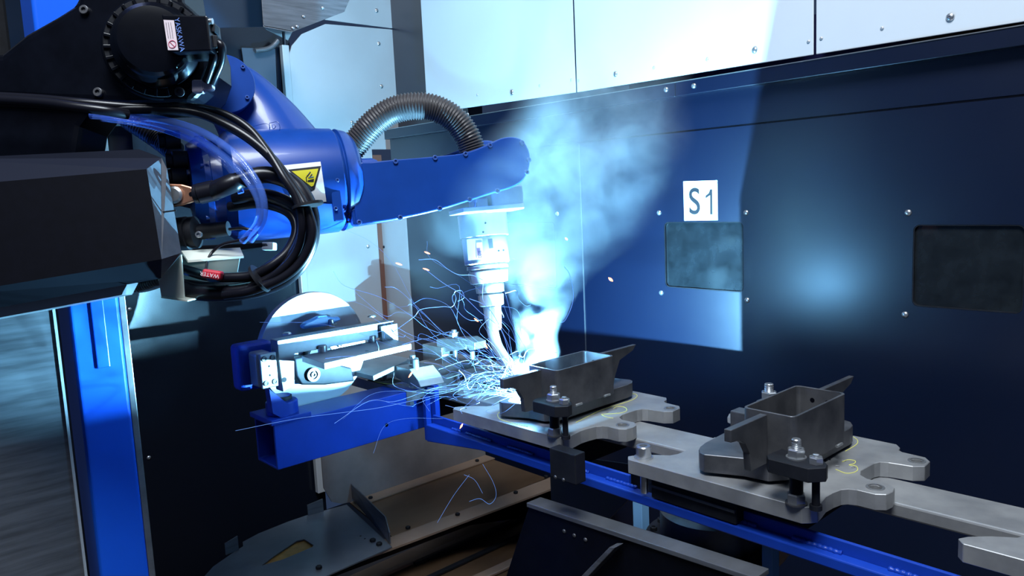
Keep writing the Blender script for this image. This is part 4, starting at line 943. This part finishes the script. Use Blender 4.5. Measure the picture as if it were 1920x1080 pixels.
prism('torch_window', [onT(x, y, 43.6) for x, y in ((915, 448), (923, 447), (925, 465), (917, 466))], fw*.0005, M_steeld, to)
for px, py in ((935, 470), (944, 469), (910, 418), (906, 435)): bolt('hole', onT(px, py, 45.5), tc_, .002, to, M_black)

# ================================================================== SIGN
sg = thing('wall_sign', P(1314, 413, y=W), 'white paper sign S1 above the middle window', 'sign')
shp = prism('sheet', [P(x, y, y=W-.0006) for x, y in ((1281, 340), (1345, 338), (1346, 413), (1283, 414))], (0, .0005, 0), M_paper, sg)
text('lettering', 'S', P(1302, 380, y=W-.0008), (1, 0, 0), (0, 0, 1), .085, M_ink, shp, .0002, .85, 0.0008)
prism('lettering', [P(x, y, y=W-.0006) for x, y in ((1331.5, 355), (1335.5, 355), (1336, 402), (1331.5, 402), (1331.5, 366), (1323, 372), (1323, 367), (1329, 362))], (0, -.0004, 0), M_ink, shp)

# ================================================================== ARC, SPARKS, SMOKE
ar = thing('welding_arc', ARC, 'blinding white electric arc at the foot of the tube', 'arc')
bm = bmesh.new(); bmesh.ops.create_icosphere(bm, subdivisions=3, radius=1)
for v in bm.verts:
    k = 1+0.18*math.sin(v.co.x*5+1)*math.cos(v.co.y*4)+.1*math.sin(v.co.z*7)
    v.co = Vector((v.co.x*.020*k, v.co.y*.014*k, v.co.z*.0042))
me = bpy.data.meshes.new('arc_core'); bm.to_mesh(me); bm.free(); link('arc_core', me, M_arc, ar, Vector((-.010, -.006, -0.0046)))  # opaque core, shaped also to block the arc light's low rays
ar.visible_shadow = True
for o in COL.objects:
    if o.name == 'arc_core': core = o
# sparks
spk = [(1060, 225, 3, 9, 1.2), (1152, 221, 4, 3, 1.3), (1197, 306, 4, 3, 1.2), (1145, 524, 6, 5, 1.15), (801, 474, 8, 3, 1.3), (799, 505, 9, 3, 1.3), (880, 513, 8, 6, 1.25), (844, 570, 8, 5, 1.25),
       (748, 495, 9, 3, 1.3), (787, 600, 8, 3, 1.3), (753, 743, 14, -6, 1.25), (770, 702, 6, -9, 1.3), (894, 748, 16, -1, 1.25), (922, 752, 9, -3, 1.25), (909, 768, 8, -5, 1.22), (865, 678, 16, 8, 1.3), (835, 666, 9, -2, 1.3),
       (972, 936, 1, 11, 1.1), (865, 799, 4, -7, 1.2), (607, 611, 5, -6, 1.4), (893, 600, 6, 5, 1.2), (911, 648, 4, 8, 1.2), (953, 654, 2, 6, 1.2), (1062, 448, 3, 3, 1.2), (516, 566, 6, -6, 1.3), (853, 738, 5, -3, 1.2), (831, 770, 3, -7, 1.2)]
SL = ['upright orange spark high in the smoke above the wrist', 'orange dot of a spark near the top right edge of the smoke', 'tiny orange spark dot between smoke and S1 sign', 'round bright orange spark alone right of the smoke plume',
      'upper of two flat sparks left of the torch collar', 'lower of two flat sparks left of the torch collar', 'large glowing spark touching the torch lower collar', 'large glowing spark above the bridge clamp, left of the torch neck', 'pale flat spark before the bright corner strip of the wall',
      'short flat spark between faceplate and bridge clamp', 'long orange streak spark crossing the front edge of the slotted plate', 'steep orange spark on the pale toe clamp nose', 'long level spark left of the arc above plate 2', 'short level spark close to the left of the arc', 'short spark above the left corner of plate 2',
      'slanting orange streak right of the bridge clamp bolt', 'small spark on the bridge clamp foot', 'thin upright spark low over the tan ledge', 'small orange spark before the blue rail left end', 'small spark lying over the cross bar top by the blue lever', 'small spark left of the torch neck socket', 'steep tiny spark left of the swan neck bend',
      'tiny spark right of the swan neck bend', 'tiny red spark in front of the dark window in the smoke', 'small spark above the round faceplate left side', 'small spark on the right corner of the slotted plate', 'tiny steep spark under the right corner of the slotted plate']
for i, (px, py, dx_, dy_, d) in enumerate(spk):
    a_, b_ = V(px-dx_/2, py-dy_/2, d), V(px+dx_/2, py+dy_/2, d)
    r = 0.0016 if i in (6, 7, 3) else 0.0010
    t = tube('spark', [a_-(b_-a_)*.1, a_, b_, b_+(b_-a_)*.1], lambda f, l: r*(0.35+math.sin(PI*min(max(f, .05), .95))), M_spark, None, n=3, seg=8)
    tag(t, SL[i], 'spark', 'orange sparks around the arc')
# fine filaments of spatter (nobody could count them)
VV = []; FF = []
def fil(pts, r, n=8):
    v, f = sweep_data(spline(pts, n), r, 4); b_ = len(VV); VV.extend(v); FF.extend([tuple(i+b_ for i in q_) for q_ in f])
for pts in ([(785, 487), (815, 487), (840, 505), (860, 515), (885, 516), (905, 525)], [(795, 503), (830, 530), (865, 552), (900, 585), (940, 620), (960, 690)], [(738, 622), (775, 595), (790, 580), (830, 575), (848, 575), (855, 560), (852, 548), (865, 545), (870, 558), (858, 565)],
            [(738, 622), (733, 617), (742, 628), (756, 632), (760, 628)], [(700, 625), (722, 620), (735, 625)], [(835, 760), (865, 765), (890, 745), (905, 728)], [(1058, 500), (1068, 515), (1075, 560), (1060, 600), (1045, 605)],
            [(947, 550), (955, 548), (968, 545), (972, 560), (985, 573), (995, 572)], [(942, 565), (955, 600), (975, 635), (990, 660)], [(930, 600), (950, 625), (975, 650)], [(880, 560), (905, 570), (925, 590), (950, 640), (968, 690)],
            [(700, 850), (720, 800), (760, 785), (830, 785)], [(795, 680), (820, 683), (845, 697)], [(610, 672), (650, 668), (700, 668), (710, 655), (706, 640)], [(905, 870), (925, 905), (930, 930), (918, 945), (900, 935), (880, 940)], [(870, 890), (890, 900), (905, 925)], [(820, 980), (850, 930), (880, 890)],
            [(855, 545), (848, 560), (860, 585), (880, 600), (905, 600)], [(870, 700), (910, 715), (960, 722)]):
    d = random.uniform(1.24, 1.34)
    fil([V(x, y, d) for x, y in pts], (.0002 if pts[0][1] > 780 else 0.00045 if len(pts) > 4 else .0003))
rr = random.Random(3)
for k in range(75):
    s = ARC+Vector((rr.uniform(-.01, .01), rr.uniform(-.01, .01), rr.uniform(.0, .04)))
    an = rr.uniform(-2.9, -0.4) if k % 3 else rr.uniform(0, 2*PI)
    dirv = Vector(RM[:, 0])*-abs(rr.gauss(.9, .5))+upv*rr.uniform(0.0, 1.3)+fw*rr.uniform(-.5, .5)
    L_ = rr.uniform(.05, .26); pts = [s]
    wob = Vector((0, 0, 0))
    for i in range(7):
        wob += Vector((rr.gauss(0, 1), rr.gauss(0, 1), rr.gauss(0, 1)))*.0045*(1+i*.5)
        pts.append(s+dirv*L_*(i+1)/7+Vector((0, 0, -0.05*((i+1)/7)**2))+wob)
    st = rr.randint(0, 2) if L_ > .12 else 0
    fil(pts[st:], rr.choice((.00012, .00016, .00026)), 5)
for k in range(13):
    s = ARC+Vector((0, 0, .004)); dirv = Vector(RM[:, 0])*-rr.uniform(.6, 1.2)+upv*rr.uniform(-.12, .5)+fw*rr.uniform(-.4, .1)
    L_ = rr.uniform(.06, .16); fil([s, s+dirv*L_*.4+Vector((0, 0, .004)), s+dirv*L_*.75, s+dirv*L_+Vector((0, 0, -.006))], .0003, 6)
sf = mk('spatter_filaments', VV, FF, M_sparkb, None); tag(sf, 'tangle of fine blue spatter threads around the arc, its light put in as glow', 'spatter', kind='stuff')

# smoke plume volume
def smoke(name, lo, hi, label, axis_pts, dens, thr, nscale, warp, aniso=0.0, emis=0.0):
    o = box(name, lo, hi, None, None); o.data.materials.clear()
    tag(o, label, 'smoke', kind='stuff')
    m = bpy.data.materials.new(name); m.use_nodes = True; nt = m.node_tree; N = nt.nodes; Lk = nt.links
    N.remove(N['Principled BSDF']); out = N['Material Output']
    pv = N.new('ShaderNodeVolumePrincipled'); Lk.new(pv.outputs[0], out.inputs['Volume'])
    pv.inputs['Color'].default_value = (0.80, 0.92, 1.0, 1); pv.inputs['Anisotropy'].default_value = aniso
    geo = N.new('ShaderNodeNewGeometry')
    nz = N.new('ShaderNodeTexNoise'); nz.inputs['Scale'].default_value = nscale*.6; nz.inputs['Detail'].default_value = 2
    Lk.new(geo.outputs['Position'], nz.inputs['Vector'])
    sub = N.new('ShaderNodeVectorMath'); sub.operation = 'SUBTRACT'; sub.inputs[1].default_value = (.5, .5, .5); Lk.new(nz.outputs['Color'], sub.inputs[0])
    sc_ = N.new('ShaderNodeVectorMath'); sc_.operation = 'SCALE'; sc_.inputs['Scale'].default_value = warp; Lk.new(sub.outputs[0], sc_.inputs[0])
    ad = N.new('ShaderNodeVectorMath'); ad.operation = 'ADD'; Lk.new(geo.outputs['Position'], ad.inputs[0]); Lk.new(sc_.outputs[0], ad.inputs[1])
    sep = N.new('ShaderNodeSeparateXYZ'); Lk.new(ad.outputs[0], sep.inputs[0])
    z0_, z1_ = axis_pts[0][2], axis_pts[-1][2]
    mr = N.new('ShaderNodeMapRange'); mr.inputs['From Min'].default_value = z0_; mr.inputs['From Max'].default_value = z1_; Lk.new(sep.outputs['Z'], mr.inputs['Value'])
    def curve(vals):
        # linear interpolation by a float curve
        fcv = N.new('ShaderNodeFloatCurve'); c = fcv.mapping.curves[0]
        vmin, vmax = min(vals), max(vals); rg = max(vmax-vmin, 1e-6)
        zs = [(p[2]-z0_)/(z1_-z0_) for p in axis_pts]
        while len(c.points) < len(vals): c.points.new(.5, .5)
        for i, (a_, b_) in enumerate(zip(zs, vals)): c.points[i].location = (a_, (b_-vmin)/rg)
        fcv.mapping.update(); Lk.new(mr.outputs[0], fcv.inputs['Value'])
        m2 = N.new('ShaderNodeMapRange'); m2.inputs['To Min'].default_value = vmin; m2.inputs['To Max'].default_value = vmax; Lk.new(fcv.outputs[0], m2.inputs['Value'])
        return m2.outputs[0]
    def mth(op, a_, b_=None):
        n_ = N.new('ShaderNodeMath'); n_.operation = op
        for i, v in enumerate((a_, b_)):
            if v is None: continue
            if isinstance(v, (int, float)): n_.inputs[i].default_value = v
            else: Lk.new(v, n_.inputs[i])
        return n_.outputs[0]
    cx = curve([p[0] for p in axis_pts]); cy = curve([p[1] for p in axis_pts]); cr_ = curve([p[3] for p in axis_pts]); cd = curve([p[4] for p in axis_pts])
    dx2 = mth('POWER', mth('SUBTRACT', sep.outputs['X'], cx), 2); dy2 = mth('POWER', mth('SUBTRACT', sep.outputs['Y'], cy), 2)
    rr_ = mth('DIVIDE', mth('SQRT', mth('ADD', dx2, dy2)), cr_)
    fall = mth('MAXIMUM', mth('SUBTRACT', 1.0, mth('POWER', rr_, 2)), 0.0)
    n2 = N.new('ShaderNodeTexNoise'); n2.inputs['Scale'].default_value = nscale; n2.inputs['Detail'].default_value = 5; n2.inputs['Roughness'].default_value = .6; n2.inputs['Distortion'].default_value = 0.6
    Lk.new(ad.outputs[0], n2.inputs['Vector'])
    nn = N.new('ShaderNodeMapRange'); nn.inputs['From Min'].default_value = thr; nn.inputs['From Max'].default_value = thr+.24; Lk.new(n2.outputs['Fac'], nn.inputs['Value'])
    dn_ = mth('MULTIPLY', mth('MULTIPLY', mth('MULTIPLY', fall, nn.outputs[0]), cd), dens)
    zmask = mth('LESS_THAN', mth('ABSOLUTE', mth('SUBTRACT', mr.outputs[0], .5)), .4999)
    Lk.new(dn_, pv.inputs['Density'])
    o.data.materials.append(m)
    return o
SX = lambda px, py, yy: P(px, py, y=yy)
ax_pts = []
for px, py, yy, r, dv in ((995, 745, .93, .028, .10), (1003, 715, .94, .038, .26), (1010, 620, .95, .048, .30), (1020, 550, .97, .062, .12), (1012, 500, .99, .11, .040), (1005, 430, 1.0, .22, .028), (1035, 350, 1.05, .25, .040), (1085, 270, 1.08, .21, .065), (1120, 190, 1.1, .17, .055), (1150, 120, 1.12, .14, .0)):
    q = SX(px, py, yy); ax_pts.append((q.x, q.y, q.z, r, dv))
smoke('smoke_plume', (-1.42, .66, 1.075), (-.52, 1.47, 1.70), 'pale blue welding smoke rising from the arc and drifting right', ax_pts, 60, .40, 11.0, .09)
